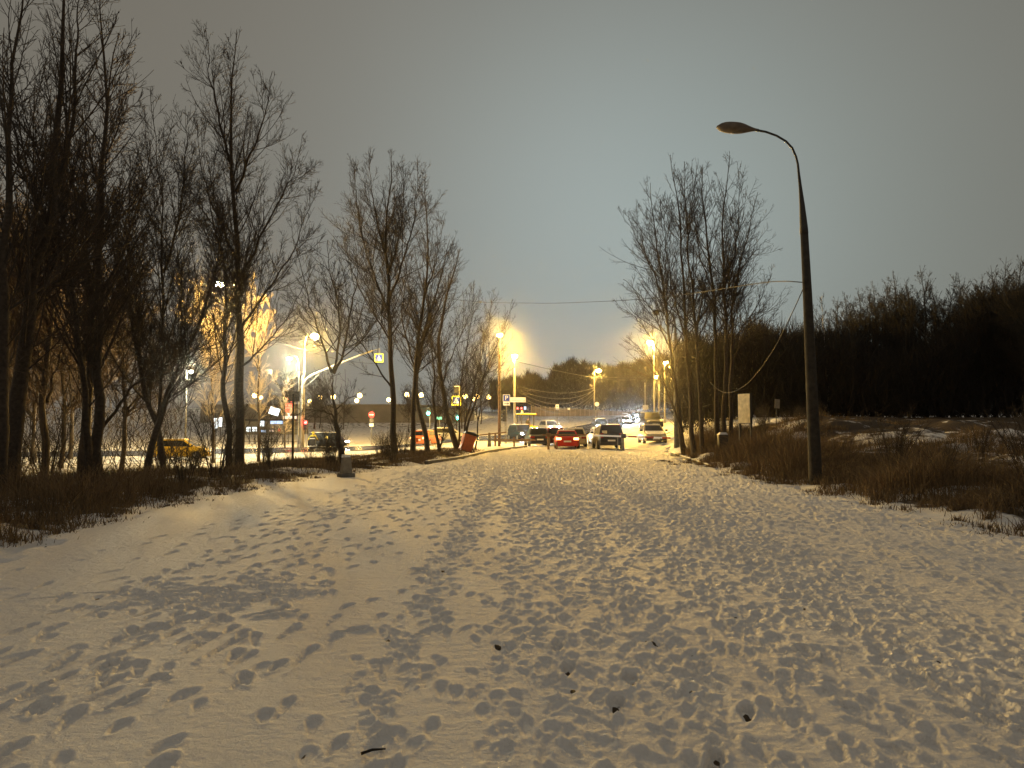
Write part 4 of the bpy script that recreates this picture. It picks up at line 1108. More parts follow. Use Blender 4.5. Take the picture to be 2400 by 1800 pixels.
st = MB().tube([(0, 0, .02), (.05, .02, .03), (.11, .05, .022)], [.008, .007, .004], 6).build('fallen_stick', M['dark_twig']); st.location = (X(855, 3.77), 3.77, .0); tag(st, 'short dark stick lying on the snow near the camera', 'stick')

lr = np.random.default_rng(77); n = 170
ly = 2.6 + 26 * lr.random(n) ** 1.6; lx = np.where(lr.random(n) < .5, xl(ly) + np.abs(lr.normal(.1, .5, n)), xr(ly) - np.abs(lr.normal(.1, .7, n)))
la_ = lr.random(n) * 6.28; ll = lr.uniform(.008, .04, n); dv_ = np.stack([np.cos(la_), np.sin(la_), lr.normal(0, .15, n)], 1) * ll[:, None]
lp = np.stack([lx, ly, H0(lx, ly) + .022], 1)
o = link('leaf_litter', np_mesh('leaf_litter', *tubes(np.stack([lp - dv_ * .5, lp + np.array([0, 0, .006]), lp + dv_ * .5], 1), np.stack([ll * .06, ll * .14 + .002, ll * .05], 1), 4)), M['dark_twig']); tag(o, kind='stuff')

# barriers, rails and posts at the end of the path
def boom(u0, u1, v, d, m, name='boom', r=.055):
    a, b = P(u0, v, d), P(u1, v, d); mb = MB().box(tuple((a + b) / 2), (abs(b[0] - a[0]), r * 1.6, r * 2)); return mb


d = 51; x = X(1459, d); z0 = Hs(x, d)
o = root('boom_barrier', (x, d, z0), 'red and white boom barrier on a steel post in front of the dark off-roader', 'barrier')
MB().box((0, 0, .5), (.16, .16, 1.15)).build('post', M['concrete'], o, bevel=.01); MB().box((-.34, 0, .42), (.07, .07, .95)).build('support_post', M['steel'], o)
MB().box((-.2, 0, .0), (.7, .3, .06)).build('foot_plate', M['steel'], o); MB().box((.04, 0, .98), (.34, .24, .3)).build('pivot_box', M['dark_steel'], o, bevel=.02)
xa = X(1392, d) - x; xb_ = X(1590, d) - x; nseg = 10
sl_ = -.2 / (xb_ - xa)
MB().box(((xa + xb_) / 2, -.06, .92), (xb_ - xa, .076, .106), ry=-math.atan(sl_)).build('boom', M['signwhite'], o)
for i in (4, 6, 8):
    xm = xa + (xb_ - xa) * (i + .5) / nseg
    MB().box((xm, -.06, .92 + sl_ * (xm - (xa + xb_) / 2)), ((xb_ - xa) / nseg, .086, .116), ry=-math.atan(sl_)).build('red_band', M['redwhite'], o)

d = 52; x = X(1285, d); z0 = Hs(x, d)
o = root('boom_barrier', (x, d, z0), 'brown boom barrier with a short post in front of the red car', 'barrier')
MB().box((0, 0, .42), (.15, .15, 1.0)).build('post', M['wood'], o, bevel=.01); MB().box((.02, 0, 1.05), (.3, .2, .26)).build('pivot_box', M['rust'], o, bevel=.02)
bb = X(1368, d) - x; MB().box((bb / 2 - .1, -.08, 1.04), (bb + .6, .08, .1)).build('boom', M['rust'], o)
MB().tube([(bb - 1.86, -.05, -.1), (bb - 1.86, -.05, .55)], .07, 8).build('support_post', M['rust'], o)

d = 56; x = X(1161, d); z0 = Hs(x, d)
o = root('wooden_rail', (x, d, z0), 'low brown wooden rail on posts beside the dark utility post', 'rail')
MB().box((0, 0, .5), (.14, .14, 1.3)).build('post', M['wood'], o); MB().box((X(1205, d) - x, .3, .35), (.13, .13, 1.0)).build('post', M['wood'], o)
MB().box(((X(1250, d) - x) / 2, -.11, .62), (X(1250, d) - x + .3, .07, .12)).build('rail', M['wood'], o)
MB().box((-.2, .1, 1.08), (2.0, .07, .1), ry=R(-6)).build('handrail', M['wood'], o)
d = 57; x = X(1147, d); z0 = Hs(x, d)
o = root('concrete_bollard', (x, d, z0), 'tapered concrete bollard left of the wooden rail', 'bollard'); MB().frustum(-.1, .3, .3, 1.15, .17, .17).build('shaft', M['concrete_dark'], o, bevel=.01)
d = 59; x = X(1170, d); z0 = Hs(x, d); zt_ = float(P(1169, 832, d)[2]) - z0
o = root('utility_post', (x, d, z0), 'plain dark brown post rising beside the parking sign', 'post')
MB().tube([(0, 0, -.3), (0, 0, zt_)], [.11, .09], 10).build('pole', M['rust'], o, smooth=True); MB().box((0, 0, zt_ + .02), (.22, .22, .05)).build('pole_cap', M['dark_steel'], o)
d = 125; x = X(1512, d); z0 = Hs(x, d); zt_ = float(P(1512, 897, d)[2]) - z0
o = root('utility_post', (x, d, z0), 'thin pale post with small boxes right of the oncoming headlights', 'post')
MB().tube([(0, 0, -.3), (0, 0, zt_)], [.10, .08], 8).build('pole', M['steel'], o)
MB().box((.0, -.2, float(P(1512, 955, d)[2]) - z0), (.9, .2, .8)).build('meter_box', M['steel'], o)

# overhead cables
def cable(label, pts, r=.02, sag=0., n=24, sm=5):
    pts = [np.array(p, float) for p in pts]
    if len(pts) == 2:
        t = np.linspace(0, 1, n)[:, None]; w = pts[0] * (1 - t) + pts[1] * t; w[:, 2] -= (4 * sag * t * (1 - t))[:, 0]
    else: w = resample(pts, n)
    o = MB().tube([tuple(p - w[0]) for p in w], r, 5).build('overhead_cable', M['wire'], smooth=True); o.location = tuple(w[0])
    tag(o, label, 'cable'); return o


cable('slack cable drooping in a deep curve from the big lamp post to the clump', [P(1886, 668, 20.8), P(1868, 710, 22), P(1845, 758, 24), P(1818, 812, 26), P(1785, 862, 29), P(1752, 900, 32), P(1722, 918, 35), P(1700, 922, 37), P(1680, 912, 39), P(1664, 896, 40)], .014, n=40)
cable('taut cable crossing the open sky from the left trees to the big lamp post', [P(1886, 662, 20.8), P(1846, 655, 22), P(1780, 663, 25), P(1700, 676, 29), P(1585, 693, 36), P(1470, 704, 42), P(1300, 711, 50), P(1130, 709, 58), P(960, 690, 66)], .015, n=40)
for i, (v0, v1, sg) in enumerate(((905, 908, .9), (914, 914, 1.3), (918, 912, 2.0), (926, 920, 2.2), (930, 926, 2.4))):
    o = cable('sagging cable in the bundle strung across the road to the pole at the bend', [P(1213, v0, 86), P(1393, v1, 136.8)], .035, sg * 1.0); o['group'] = 'cables strung across the road'
cable('upper cable running down from the lamp by the parking sign toward the far wood', [P(1206, 846, 80), P(1500, 888, 230)], .035, 1.0)
cable('cable running level from the bend lamp to the lamps at the right', [P(1394, 881, 136), P(1560, 882, 98)], .03, .3)
cable('cable running from the left trees to the signal mast', [P(650, 800, 70), P(900, 852, 110)], .025, .6)

# ------------------------------------------------------------------ vehicles
_wheel = {}


def wheel(parent, x, y, r, w=.2):
    if (r, w) not in _wheel:
        t = MB().disc((0, 0, 0), r, w, 'x', 22).mesh('tyre'); t.materials.append(M['rubber'])
        k = MB().disc((0, 0, 0), r * .64, w + .02, 'x', 18); k.disc((0, 0, 0), r * .18, w + .05, 'x', 10); k = k.mesh('rim'); k.materials.append(M['rim'])
        _wheel[r, w] = (t, k)
    t, k = _wheel[r, w]
    e = link('wheel', t, None, parent); e.location = (x, y, r); link('rim', k, None, e)


def quad_panel(a, b, c, d, ins, off=.006):
    """thin slab inset in the quad a b c d (a,b bottom; c,d top), standing off along its normal"""
    a, b, c, d = map(Vector, (a, b, c, d)); n = (b - a).cross(d - a).normalized()
    L2 = lambda s, t: (a * (1 - s) + b * s) * (1 - t) + (d * (1 - s) + c * s) * t
    q = [L2(ins, ins), L2(1 - ins, ins), L2(1 - ins, 1 - ins), L2(ins, 1 - ins)]
    return MB().add([p - n * .01 for p in q] + [p + n * off for p in q], [(4, 5, 6, 7), (3, 2, 1, 0), (0, 1, 5, 4), (1, 2, 6, 5), (2, 3, 7, 6), (3, 0, 4, 7)])


STY = {  # length, width, height, belt, hood nose height, tail height, cabin floor y0 y1, cabin roof y0 y1, wheel radius, clearance
    'sedan': (4.5, 1.76, 1.44, .95, .68, .93, -1.75, 1.25, -1.05, .35, .31, .2),
    'coupe': (4.4, 1.76, 1.30, .90, .62, .92, -1.7, .95, -.85, .1, .31, .18),
    'hatch': (4.0, 1.72, 1.48, .95, .70, .95, -1.95, 1.15, -1.6, .30, .31, .2),
    'suv': (4.6, 1.86, 1.70, 1.08, .92, 1.06, -2.2, 1.15, -1.85, .45, .37, .28),
    'van': (4.9, 1.92, 1.98, 1.10, .95, 1.10, -2.4, 1.9, -2.3, 1.1, .34, .24)}


def car(name, label, u, d, rz, style, pm, cat='car', head=None, tail='tail_off', snow=True, scale=1., dark_ends=False, group=None, glass='glass', x=None):
    L_, W, Ht, belt, nose, tl, c0, c1, r0, r1, wr, cl = STY[style]
    x = X(u, d) if x is None else x; o = root(name, (x, d, Hs(x, d) + .03), label, cat, group, rz); o.scale = (scale,) * 3
    ys = np.array([-.5, -.49, -.455, -.36, -.2, 0, .15, .3, .42, .475, .495, .5]) * L_
    zs = np.interp(ys, [-L_ / 2, -L_ * .45, c0 + .05, c1, c1 + .25, L_ * .46, L_ / 2], [tl - .12, tl, belt, belt, belt - .05, nose + .03, nose - .14])
    ws = np.interp(np.abs(ys) / L_, [0, .36, .46, .49, .5], [1, .985, .93, .86, .80]) * W / 2
    vs = []; k = 10
    for y, z, w in zip(ys, zs, ws):
        b = cl + (.10 if abs(y) > .47 * L_ else 0)
        vs += [(-w * .86, y, b), (-w * .97, y, b + .07), (-w, y, b + (z - b) * .45), (-w * .985, y, z - .14), (-w * .90, y, z - .01), (w * .90, y, z - .01), (w * .985, y, z - .14), (w, y, b + (z - b) * .45), (w * .97, y, b + .07), (w * .86, y, b)]
    n = len(ys); fs = [(i * k + j, i * k + (j + 1) % k, (i + 1) * k + (j + 1) % k, (i + 1) * k + j) for i in range(n - 1) for j in range(k)]
    fs += [tuple(range(k))[::-1], tuple(range((n - 1) * k, n * k))]
    body = MB().add(vs, fs).build('body', pm, o, smooth=True)
    m_ = body.modifiers.new('edge', 'EDGE_SPLIT'); m_.split_angle = R(38)
    bw, tw = W * .45, W * .365; zr = Ht - .05
    lo = [(-bw, c0, belt - .03), (bw, c0, belt - .03), (bw, c1, belt - .05), (-bw, c1, belt - .05)]; hi = [(-tw, r0, zr), (tw, r0, zr), (tw, r1, zr), (-tw, r1, zr)]
    mid = [(-tw * .93, r0 + .06, Ht), (tw * .93, r0 + .06, Ht), (tw * .93, r1 - .08, Ht), (-tw * .93, r1 - .08, Ht)]
    MB().add(lo + hi + mid, [(0, 1, 5, 4), (1, 2, 6, 5), (2, 3, 7, 6), (3, 0, 4, 7), (4, 5, 9, 8), (5, 6, 10, 9), (6, 7, 11, 10), (7, 4, 8, 11), (8, 9, 10, 11), (3, 2, 1, 0)]).build('cabin', pm, o)
    g = M[glass]
    quad_panel(lo[2], lo[3], hi[3], hi[2], .07).build('windscreen', g, o)
    quad_panel(lo[0], lo[1], hi[1], hi[0], .08).build('rear_window', g, o)
    quad_panel(lo[1], lo[2], hi[2], hi[1], .09).build('side_window', g, o); quad_panel(lo[3], lo[0], hi[0], hi[3], .09).build('side_window', g, o)
    for sx in (-1, 1):
        for yy in (-L_ * .30, L_ * .305): wheel(o, sx * (W / 2 - .10), yy, wr)
        f = MB().ball((sx * W * .335, L_ / 2 - .055, nose - .13), .15 if head else .13, 12, 8, .8 if head else .62, 1.35, .55).build('headlight', M[head or 'head_off'], o, smooth=True)
        tz = tl - .2 if style in ('sedan', 'coupe') else belt - .12
        MB().box((sx * W * .345, -L_ / 2 + .035, tz), (.36 if style in ('sedan', 'coupe') else .2, .10, .17 if style in ('sedan', 'coupe') else .36)).build('tail_light', M[tail], o, bevel=.03)
        mi = MB().box((sx * (W / 2 + .07), c1 - .22, belt + .06), (.2, .09, .14)).build('mirror', M['black'], o, bevel=.025)
    MB().box((0, L_ / 2 - .02, nose - .2), (W * .42, .06, .16)).build('grille', M['black'], o, bevel=.02)
    MB().box((0, L_ / 2 - .03, cl + .14), (W * .84, .12, .2)).build('bumper', M['black'] if dark_ends else pm, o, bevel=.04); MB().box((0, -L_ / 2 + .03, cl + .16), (W * .84, .12, .22)).build('bumper', M['black'] if dark_ends else pm, o, bevel=.04)
    MB().box((0, -L_ / 2 - .012, tl - .38 if style in ('sedan', 'coupe') else cl + .34), (.52, .02, .11)).build('licence_plate', M['white'], o)
    MB().box((0, L_ / 2 + .04, cl + .2), (.52, .02, .11)).build('licence_plate', M['white'], o)
    if snow:
        MB().add([(p[0] * .99, p[1], p[2] + .004) for p in mid] + [(p[0] * .93, p[1] * .96 + .0, p[2] + .05) for p in mid], [(4, 5, 6, 7), (0, 1, 5, 4), (1, 2, 6, 5), (2, 3, 7, 6), (3, 0, 4, 7)]).build('roof_snow', M['snowcap'], o)
        if snow == 2:
            hs = [(-W * .4, c1 + .12, belt + .0), (W * .4, c1 + .12, belt + .0), (W * .37, L_ * .45, nose + .07), (-W * .37, L_ * .45, nose + .07)]
            MB().add([(a, b, c - .04) for a, b, c in hs] + [(a * .96, b, c + .02) for a, b, c in hs], [(4, 5, 6, 7), (0, 1, 5, 4), (1, 2, 6, 5), (2, 3, 7, 6), (3, 0, 4, 7)]).build('bonnet_snow', M['snowcap'], o)
    return o


def beam(o, d, power, col=(.84, .93, 1), h=.75):
    """headlight beams: one wide lamp just in front of the car's nose"""
    y = 2.6
    l = bpy.data.lights.new('headlight_beam', 'SPOT'); l.color = col; l.energy = power; l.spot_size = R(75); l.spot_blend = .6; l.shadow_soft_size = .25
    e = bpy.data.objects.new('headlight_beam', l); COL.objects.link(e); e.parent = o; e.location = (0, y, h); e.rotation_euler = (R(86), 0, 0)


PT = {k: paint(k, c) for k, c in dict(black=(.012, .012, .014), navy=(.02, .022, .035), red=(.42, .018, .012), maroon=(.16, .02, .018), silver=(.42, .42, .42), white=(.72, .71, .68), grey=(.12, .12, .125), yellow=(.62, .42, .03), gold=(.35, .30, .20), orange=(.55, .14, .04)).items()}
PI = math.pi
s = car('off_roader', 'big dark off-roader seen from behind at the closed boom, pale paper in its rear window', 1423, 54.6, 0, 'suv', PT['black'], dark_ends=True, snow=False)
MB().box((-.47, -2.21, 1.20), (.34, .012, .2), rx=R(-14)).build('paper_notice', M['cream'], s)
car('car', 'red car seen from behind with glowing brake lights and snow on its rear window', 1327, 55.5, R(-2), 'coupe', PT['red'], tail='tail_lit', snow=True)
car('car', 'silver car parked just beyond the red car, mostly hidden by it', 1348, 60.5, R(-4), 'sedan', PT['gold'])
car('car', 'maroon car parked between the dark sedan and the red car', 1297, 65, R(3), 'hatch', PT['maroon'])
s = car('car', 'dark blue sedan seen from behind, its roof and pillars white with snow', 1258, 62.5, R(5), 'sedan', PT['navy'], snow=True)
car('car', 'white car standing on the far left side of the dark off-roader', 1404, 68, 0, 'hatch', PT['white'])
car('car', 'red car with a snowy roof just behind the dark off-roader', 1434, 80, 0, 'hatch', PT['red'])
car('car', 'pale sedan parked nose toward the path under snow, at the right of the boom', 1527, 59, PI - R(2), 'sedan', PT['gold'], snow=2, dark_ends=True)
car('car', 'taller dark car parked right behind the pale sedan', 1525, 77, PI, 'suv', PT['black'], snow=False, scale=1.0)
car('car', 'dark car parked third in the row at the right, only its roof in view', 1531, 100, PI, 'suv', PT['black'], snow=True)
s = car('car', 'dark car with one dazzling headlight in front of the yellow tractor', 1222, 79, PI + R(18), 'suv', PT['black'], head='head_white'); beam(s, 79, 1800)
s = car('car', 'pale car with two dazzling headlights between the dark sedan and the red car', 1288, 112, PI + R(16), 'suv', PT['silver'], head='head_warm', scale=1.1); beam(s, 112, 3000, (1, .96, .86))
s = car('car', 'oncoming car whose white headlights glare over the roof of the dark off-roader', 1406, 112, PI + R(3), 'suv', PT['black'], head='head_white', scale=1.15); beam(s, 112, 3000)
s = car('car', 'oncoming car with blue-white headlights, the nearer of the two on the far bend', 1463, 150, PI + R(4), 'sedan', PT['grey'], head='head_white', scale=1.05); beam(s, 150, 5000)
s = car('car', 'oncoming car with blue-white headlights, the farther of the two on the far bend', 1492, 176, PI + R(4), 'sedan', PT['grey'], head='head_white', scale=1.05); beam(s, 176, 6000)
s = car('dark_van', 'dark van seen from the side with a glaring headlight, beside the courier', 771, 76, -PI / 2, 'van', PT['black'], cat='van', head='head_warm', snow=True, scale=.78); beam(s, 76, 500, (1, .96, .86))
car('car', 'car painted in orange light with bright red tail lights behind the slanting pale trunk', 1000, 72, R(-14), 'sedan', PT['orange'], tail='tail_lit')  # orange light on a dark car is put into its paint
s = car('car', 'silver car with a shining windscreen behind the thick slanting trunk', 1052, 80, R(-70), 'hatch', PT['silver'])
car('car', 'yellow car half hidden by the grass at the foot of the left trees', 430, 56, -PI / 2 + R(8), 'hatch', PT['yellow'])

# yellow municipal tractor
d = 87; x = X(1236, d); z0 = Hs(x, d)
o = root('tractor', (x, d, z0), 'yellow tractor with a flat cab roof and beacon, driver inside, behind the dazzling headlight', 'tractor', None, PI + R(20))
MB().box((0, 1.15, 1.15), (.86, 1.9, .7)).build('bonnet', PT['yellow'], o, bevel=.08); MB().box((0, 0, .75), (1.0, 3.6, .35)).build('chassis', M['dark_steel'], o)
cb = MB()
for sx in (-.82, .82):
    for yy in (-1.3, .1): cb.box((sx * .92, yy, 1.95), (.09, .09, 1.65))
    cb.box((sx * .92, -.6, 1.15), (.08, 1.5, .1))
cb.box((0, -1.3, 1.15), (1.6, .08, .12)); cb.box((0, .1, 1.15), (1.6, .08, .12)); cb.build('cab_frame', M['dark_steel'], o)
MB().box((0, -.62, 2.84), (2.0, 1.9, .14)).build('cab_roof', PT['yellow'], o, bevel=.05); MB().box((0, -.62, 2.93), (1.9, 1.8, .05)).build('roof_snow', M['snowcap'], o)
MB().tube([(.5, -.4, 2.95), (.5, -.4, 3.25)], [.13, .09], 10).build('beacon', M['amber'], o)
for sx in (-1, 1):
    wheel(o, sx * .85, -1.0, .72, .36); wheel(o, sx * .75, 1.5, .45, .26)
    fd_ = MB(); fd_.tube([(sx * .85, -1.0 + .85 * math.cos(a), .72 + .85 * math.sin(a)) for a in np.linspace(.2, 2.9, 9)], .10, 6); fd_.build('mudguard', PT['yellow'], o)
    MB().disc((sx * .3, 2.12, 1.2), .12, .05).build('headlight', M['head_warm'], o)


# ------------------------------------------------------------------ people
def skin_fig(name, J, E, m, parent=None, sub=2):
    me = bpy.data.meshes.new(name); me.from_pydata([j[0] for j in J], E, []); me.update()
    o = link(name, me, m, parent)
    sk = o.modifiers.new('skin', 'SKIN')
    if not me.skin_vertices: me.skin_vertices.new()
    for v, j in zip(me.skin_vertices[0].data, J): v.radius = (j[1], j[1] * (j[2] if len(j) > 2 else 1)); v.use_root = False
    me.skin_vertices[0].data[0].use_root = True
    s_ = o.modifiers.new('sub', 'SUBSURF'); s_.levels = s_.render_levels = sub
    return o


def person(label, loc, rz, jacket, trousers, hood=True, sit=False, arms_out=True, hair=None):
    # one continuous body; clothes are children that follow it
    kz = .0
    hip, chest, neck = .92, 1.28, 1.47
    ax, hx = (.36, .47) if arms_out else (.25, .27)
    J = [((0, 0, hip), .14, .8), ((0, .01, 1.1), .135, .75), ((0, .02, chest), .155, .72), ((0, .01, neck), .06), ((0, .03, 1.56), .085), ((0, .04, 1.66), .095), ((0, .03, 1.74), .06),
         ((.18, 0, 1.39), .06), ((ax, .02, 1.16), .045), ((hx, .1, .97), .036), ((hx + .03, .13, .87), .034), ((-.18, 0, 1.39), .06), ((-ax, .02, 1.16), .045), ((-hx, .1, .97), .036), ((-hx - .03, .13, .87), .034),
         ((.1, 0, .84), .095), ((.13, .03, .48), .065), ((.14, -.02, .09), .045), ((.15, .12, .04), .04), ((-.1, 0, .84), .095), ((-.12, .05, .48), .065), ((-.13, .0, .09), .045), ((-.14, .14, .04), .04)]
    E = [(0, 1), (1, 2), (2, 3), (3, 4), (4, 5), (5, 6), (2, 7), (7, 8), (8, 9), (9, 10), (2, 11), (11, 12), (12, 13), (13, 14), (0, 15), (15, 16), (16, 17), (17, 18), (0, 19), (19, 20), (20, 21), (21, 22)]
    o = skin_fig('person', J, E, M['skin']); o.location = loc; o.rotation_euler = (0, 0, rz); tag(o, label, 'person')
    jk = [J[i] for i in (0, 1, 2, 3, 7, 8, 9, 11, 12, 13)]; jk = [(p, r * 1.22 + .012, *q_) for p, r, *q_ in jk]
    skin_fig('jacket', jk, [(0, 1), (1, 2), (2, 3), (2, 4), (4, 5), (5, 6), (2, 7), (7, 8), (8, 9)], jacket, o)
    tr = [J[i] for i in (0, 15, 16, 17, 19, 20, 21)]; tr = [(p, r * 1.15 + .008, *q_) for p, r, *q_ in tr]; tr[0] = ((0, 0, hip - .02), .14, .8)
    skin_fig('trousers', tr, [(0, 1), (1, 2), (2, 3), (0, 4), (4, 5), (5, 6)], trousers, o)
    for sx in (-1, 1): MB().ball((sx * .145, .06, .045), .06, 10, 6, .75, .85, 2.1).build('shoe', M['black'], o, smooth=True)
    if hood: MB().ball((0, -.005, 1.655), .135, 14, 10, 1.12, .92, .95).build('hood', jacket, o, smooth=True)
    else: MB().ball((0, .01, 1.70), .105, 12, 8, .85).build('hair', hair or M['cloth_dark'], o, smooth=True)
    return o


d = 71; x = X(735, d); z0 = Hs(x, d)
person('person in a yellow hooded jacket standing beside the dark van', (x, d, z0), R(10), M['yellow_cloth'], M['yellow_cloth'])
bp_ = root('delivery_backpack', (x + .12, d - .62, z0 + .15), 'big black delivery box with reflective stripes on the back of the person in yellow', 'bag', None, R(12))
MB().box((0, 0, .58), (.58, .42, 1.16)).build('box', M['cloth_dark'], bp_, bevel=.05)
for zz_ in (.98, .28): MB().box((0, -.216, zz_), (.5, .012, .06)).build('reflective_stripe', M['signwhite'], bp_)
d = 86.9; x = X(1236, d) ; z0 = Hs(x, d)
dv = person('person in dark clothes sitting up in the tractor cab', (x + .05, d + .5, z0 + .85), PI + R(20), M['cloth_dark'], M['cloth_dark'], hood=False, arms_out=False); dv.scale = (.9, .9, .9)

# ------------------------------------------------------------------ lit shops far behind the left trees
d = 132; x = X(600, d); z0 = Hs(x, d)
sh = root('shop_pavilion', (x, d, z0), 'low pavilion of shops with cold white lit fronts behind the railing', 'building')
pz = lambda v: float(P(600, v, d)[2]) - z0
px = lambda u: X(u, d) - x
MB().box(((px(568) + px(698)) / 2, 4, pz(990) / 2), (px(698) - px(568), 6, pz(985))).build('wall', M['concrete_dark'], sh)
MB().box(((px(566) + px(700)) / 2, 3.6, pz(984)), (px(700) - px(566), 7.6, .35)).build('roof', M['dark_steel'], sh)
for a, b, v0, v1, mm in ((574, 586, 1000, 1013, 'shop_white'), (588, 600, 1000, 1012, 'shop_white'), (604, 624, 1007, 1014, 'shop_blue'), (606, 617, 985, 1000, 'shop_white'), (628, 640, 1006, 1013, 'shop_pale'), (646, 656, 1004, 1013, 'shop_red')):
    f = MB().box(((px(a) + px(b)) / 2, .9, (pz(v0) + pz(v1)) / 2), (px(b) - px(a), .16, pz(v0) - pz(v1))).build('window', M['dark_steel'], sh)
    MB().box(((px(a) + px(b)) / 2, .8, (pz(v0) + pz(v1)) / 2), (px(b) - px(a) - .14, .06, pz(v0) - pz(v1) - .14)).build('pane', M[mm], f)
MB().box(((px(664) + px(692)) / 2, .6, pz(979)), (px(692) - px(664), .5, pz(975) - pz(983))).build('lit_fascia', M['shop_pale'], sh)
MB().box(((px(633) + px(660)) / 2, .6, pz(989)), (px(660) - px(633), .5, pz(985) - pz(994))).build('lit_fascia', M['shop_blue'], sh)
a, b = P(631, 956, 131), P(655, 972, 131); bd = root('advertising_board', tuple((a + b) / 2), 'slanted pale blue lit advertising board above the shops', 'sign'); bd.rotation_euler = (0, R(18), R(12))
MB().box((0, 0, 0), (1.75, .2, 1.35)).build('frame', M['dark_steel'], bd); pn = MB().box((0, -.12, 0), (1.65, .05, 1.25)).build('lit_face', M['shop_white'], bd); strokes(pn, [(-.6, .6, .25, .2), (-.6, .4, -.15, .2)], M['navy'], y=-.15)
MB().tube([(0, .15, 0), (-.6, .15, -3.6)], .08, 6).build('post', M['dark_steel'], bd)
d = 124
for u, v, dd in ((506, 992, 124), (517, 989, 124.4)):
    p = P(u, v, dd); bd = root('light_panel', tuple(p), 'one of two tall white glowing panels side by side between the left trunks', 'sign', 'pair of glowing panels')
    MB().box((0, 0, 0), (.62, .2, 1.75 if u < 510 else 1.6)).build('frame', M['dark_steel'], bd); pn = MB().box((0, -.11, 0), (.56, .05, 1.66 if u < 510 else 1.5)).build('lit_face', M['shop_white'], bd)
    strokes(pn, [(-.2, .2, .3, .14), (-.2, .2, 0, .14)], M['steel'], y=-.14); MB().tube([(0, .1, -.8), (0, .1, -3.2)], .06, 6).build('post', M['dark_steel'], bd)
# red pin-shaped lit sign
d = 118; p = P(677, 957, d); o = root('pin_sign', tuple(p), 'glowing red shield-shaped sign ending in a white point, above the shop front', 'sign')
k = d / F
pts = [(-9 * k, 12 * k), (9 * k, 12 * k), (10 * k, 0), (7 * k, -8 * k), (0, -19 * k), (-7 * k, -8 * k), (-10 * k, 0)]
n = len(pts); pf = lambda P_, y: [(a, y, b) for a, b in P_]
MB().add(pf(pts, .12) + pf(pts, 0), [tuple(range(n)), tuple(range(2 * n - 1, n - 1, -1))] + [(i, (i + 1) % n + 0, n + (i + 1) % n, n + i) for i in range(n)]).build('red_body', M['shop_red'], o)
MB().add([(-4 * k, -.05, -11 * k), (4 * k, -.05, -11 * k), (0, -.05, -20 * k), (-4 * k, .13, -11 * k), (4 * k, .13, -11 * k), (0, .13, -20 * k)], [(0, 1, 2), (5, 4, 3), (0, 3, 4, 1), (1, 4, 5, 2), (2, 5, 3, 0)]).build('white_point', M['shop_white'], o)
strokes(o, [(-7 * k, 7 * k, 7 * k, 5 * k), (-8 * k, 8 * k, 1 * k, 4 * k)], M['signwhite'], y=-.03)
mb = MB(); mb.tube([(-5 * k, 0, 17 * k), (-6 * k, 0, 23 * k), (4 * k, 0, 19 * k), (6 * k, 0, 15 * k)], .12, 6); mb.build('red_outline', M['shop_red'], o)
MB().tube([(0, .2, 10 * k), (0, .2, -45 * k)], .07, 6).build('post', M['dark_steel'], o)

# ------------------------------------------------------------------ haze, sky, camera
hz = MB().box((0, 197, 22), (640, 474, 56)).build('haze', None); tag(hz, kind='stuff')
hm = bpy.data.materials.new('haze'); hm.use_nodes = True; nt = hm.node_tree; nt.nodes.remove(nt.nodes['Principled BSDF'])
pv = nt.nodes.new('ShaderNodeVolumePrincipled'); pv.inputs['Color'].default_value = (.93, .93, .95, 1); pv.inputs['Density'].default_value = .0002; pv.inputs['Anisotropy'].default_value = .97
nt.links.new(pv.outputs[0], nt.nodes['Material Output'].inputs['Volume']); hz.data.materials.append(hm)
hm.cycles.homogeneous_volume = True

w = bpy.data.worlds.new('World'); sc.world = w; w.use_nodes = True; nt = w.node_tree; N = nt.nodes; L = nt.links
bg = N['Background']; tc = N.new('ShaderNodeTexCoord')


def lobe(u, v, k, col):
    """soft glow of town lights on the low cloud, centred on one compass direction and height"""
    dr = P(u, v, 100.) - np.array([0, 0, CAMZ]); dr /= np.linalg.norm(dr)
    dt = N.new('ShaderNodeVectorMath'); dt.operation = 'DOT_PRODUCT'; L.new(tc.outputs['Generated'], dt.inputs[0]); dt.inputs[1].default_value = dr
    mx = N.new('ShaderNodeMath'); mx.operation = 'MAXIMUM'; mx.inputs[1].default_value = 0; L.new(dt.outputs['Value'], mx.inputs[0])
    pw_ = N.new('ShaderNodeMath'); pw_.operation = 'POWER'; pw_.inputs[1].default_value = k; L.new(mx.outputs[0], pw_.inputs[0])
    s_ = N.new('ShaderNodeVectorMath'); s_.operation = 'SCALE'; s_.inputs[0].default_value = col; L.new(pw_.outputs[0], s_.inputs['Scale']); return s_.outputs[0]


def vadd(a, b):
    v_ = N.new('ShaderNodeVectorMath'); v_.operation = 'ADD'; L.new(a, v_.inputs[0]); L.new(b, v_.inputs[1]); return v_.outputs[0]


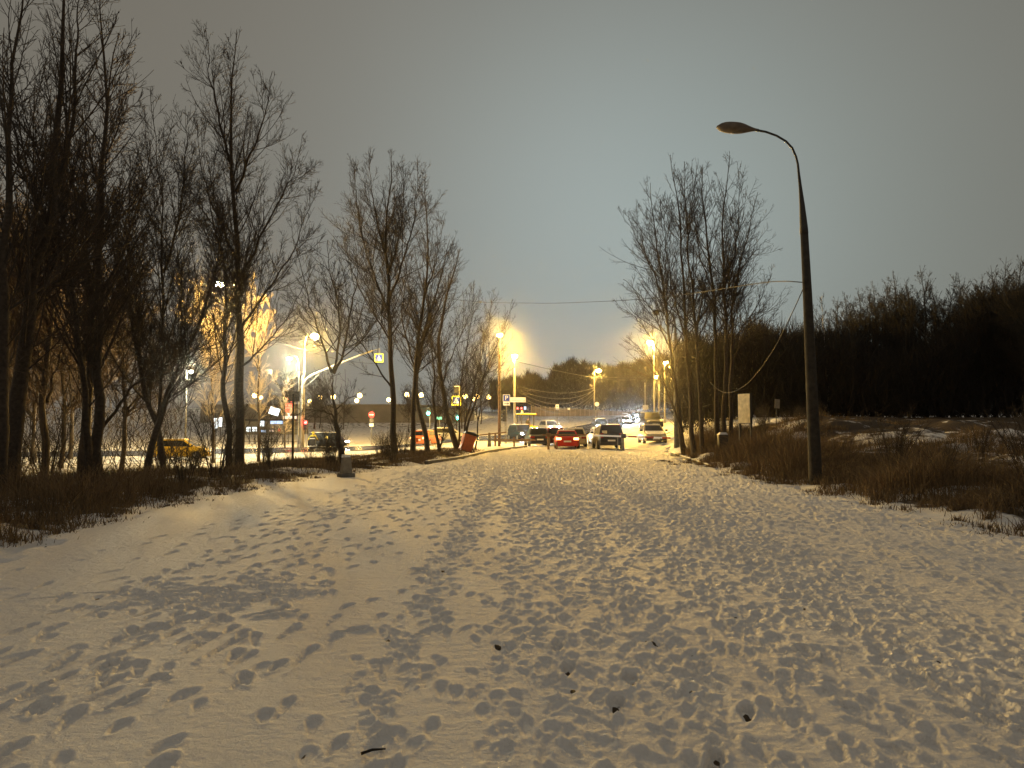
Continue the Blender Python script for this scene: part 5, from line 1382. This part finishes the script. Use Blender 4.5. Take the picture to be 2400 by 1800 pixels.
cl = N.new('ShaderNodeTexNoise'); cl.inputs['Scale'].default_value = 1.6; cl.inputs['Detail'].default_value = 4; L.new(tc.outputs['Generated'], cl.inputs['Vector'])
cr = N.new('ShaderNodeMapRange'); cr.inputs[1].default_value = .3; cr.inputs[2].default_value = .7; cr.inputs[3].default_value = .93; cr.inputs[4].default_value = 1.07; L.new(cl.outputs['Fac'], cr.inputs[0])
base = N.new('ShaderNodeVectorMath'); base.operation = 'SCALE'; base.inputs[0].default_value = (.150, .137, .115); L.new(cr.outputs[0], base.inputs['Scale'])
acc = base.outputs[0]
for a in ((1440, 560, 24, (.105, .15, .165)), (1440, 480, 11, (.04, .052, .053)), (250, 150, 8, (.022, .020, .013)), (1100, 860, 16, (.028, .024, .018)), (2050, 660, 12, (.03, .046, .042))): acc = vadd(acc, lobe(*a))
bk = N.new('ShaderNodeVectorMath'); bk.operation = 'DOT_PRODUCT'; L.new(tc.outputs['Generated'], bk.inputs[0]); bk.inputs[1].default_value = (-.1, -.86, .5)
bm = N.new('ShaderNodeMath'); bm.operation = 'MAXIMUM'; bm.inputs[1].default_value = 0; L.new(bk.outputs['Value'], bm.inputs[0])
bs = N.new('ShaderNodeVectorMath'); bs.operation = 'SCALE'; bs.inputs[0].default_value = (.085, .064, .040); L.new(bm.outputs[0], bs.inputs['Scale'])   # warm sky glow added behind the camera to fill the snow
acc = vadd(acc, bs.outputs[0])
skyt = N.new('ShaderNodeTexSky'); skyt.sky_type = 'NISHITA'; skyt.sun_disc = False; skyt.sun_elevation = R(-4.5); skyt.sun_rotation = R(0)
s0 = N.new('ShaderNodeVectorMath'); s0.operation = 'SCALE'; s0.inputs['Scale'].default_value = .05; L.new(skyt.outputs[0], s0.inputs[0])
acc = vadd(acc, s0.outputs[0])
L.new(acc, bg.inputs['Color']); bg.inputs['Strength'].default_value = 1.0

cam = bpy.data.cameras.new('camera'); co = bpy.data.objects.new('camera', cam); COL.objects.link(co); sc.camera = co
cam.sensor_width = 36; cam.lens = 36 * F / 2400; cam.clip_end = 2000; cam.clip_start = .05
co.location = (0, 0, CAMZ); co.rotation_euler = (math.pi / 2 + PITCH, 0, 0)

sc.view_settings.view_transform = 'Standard'; sc.view_settings.look = 'None'; sc.view_settings.exposure = 0; sc.view_settings.gamma = 1
c = sc.cycles
c.max_bounces = 6; c.diffuse_bounces = 2; c.glossy_bounces = 3; c.transmission_bounces = 2; c.volume_bounces = 1; c.transparent_max_bounces = 4
c.sample_clamp_indirect = 3.0; c.sample_clamp_direct = 0; c.caustics_reflective = False; c.caustics_refractive = False
c.use_denoising = True; c.use_adaptive_sampling = True; c.adaptive_threshold = .015
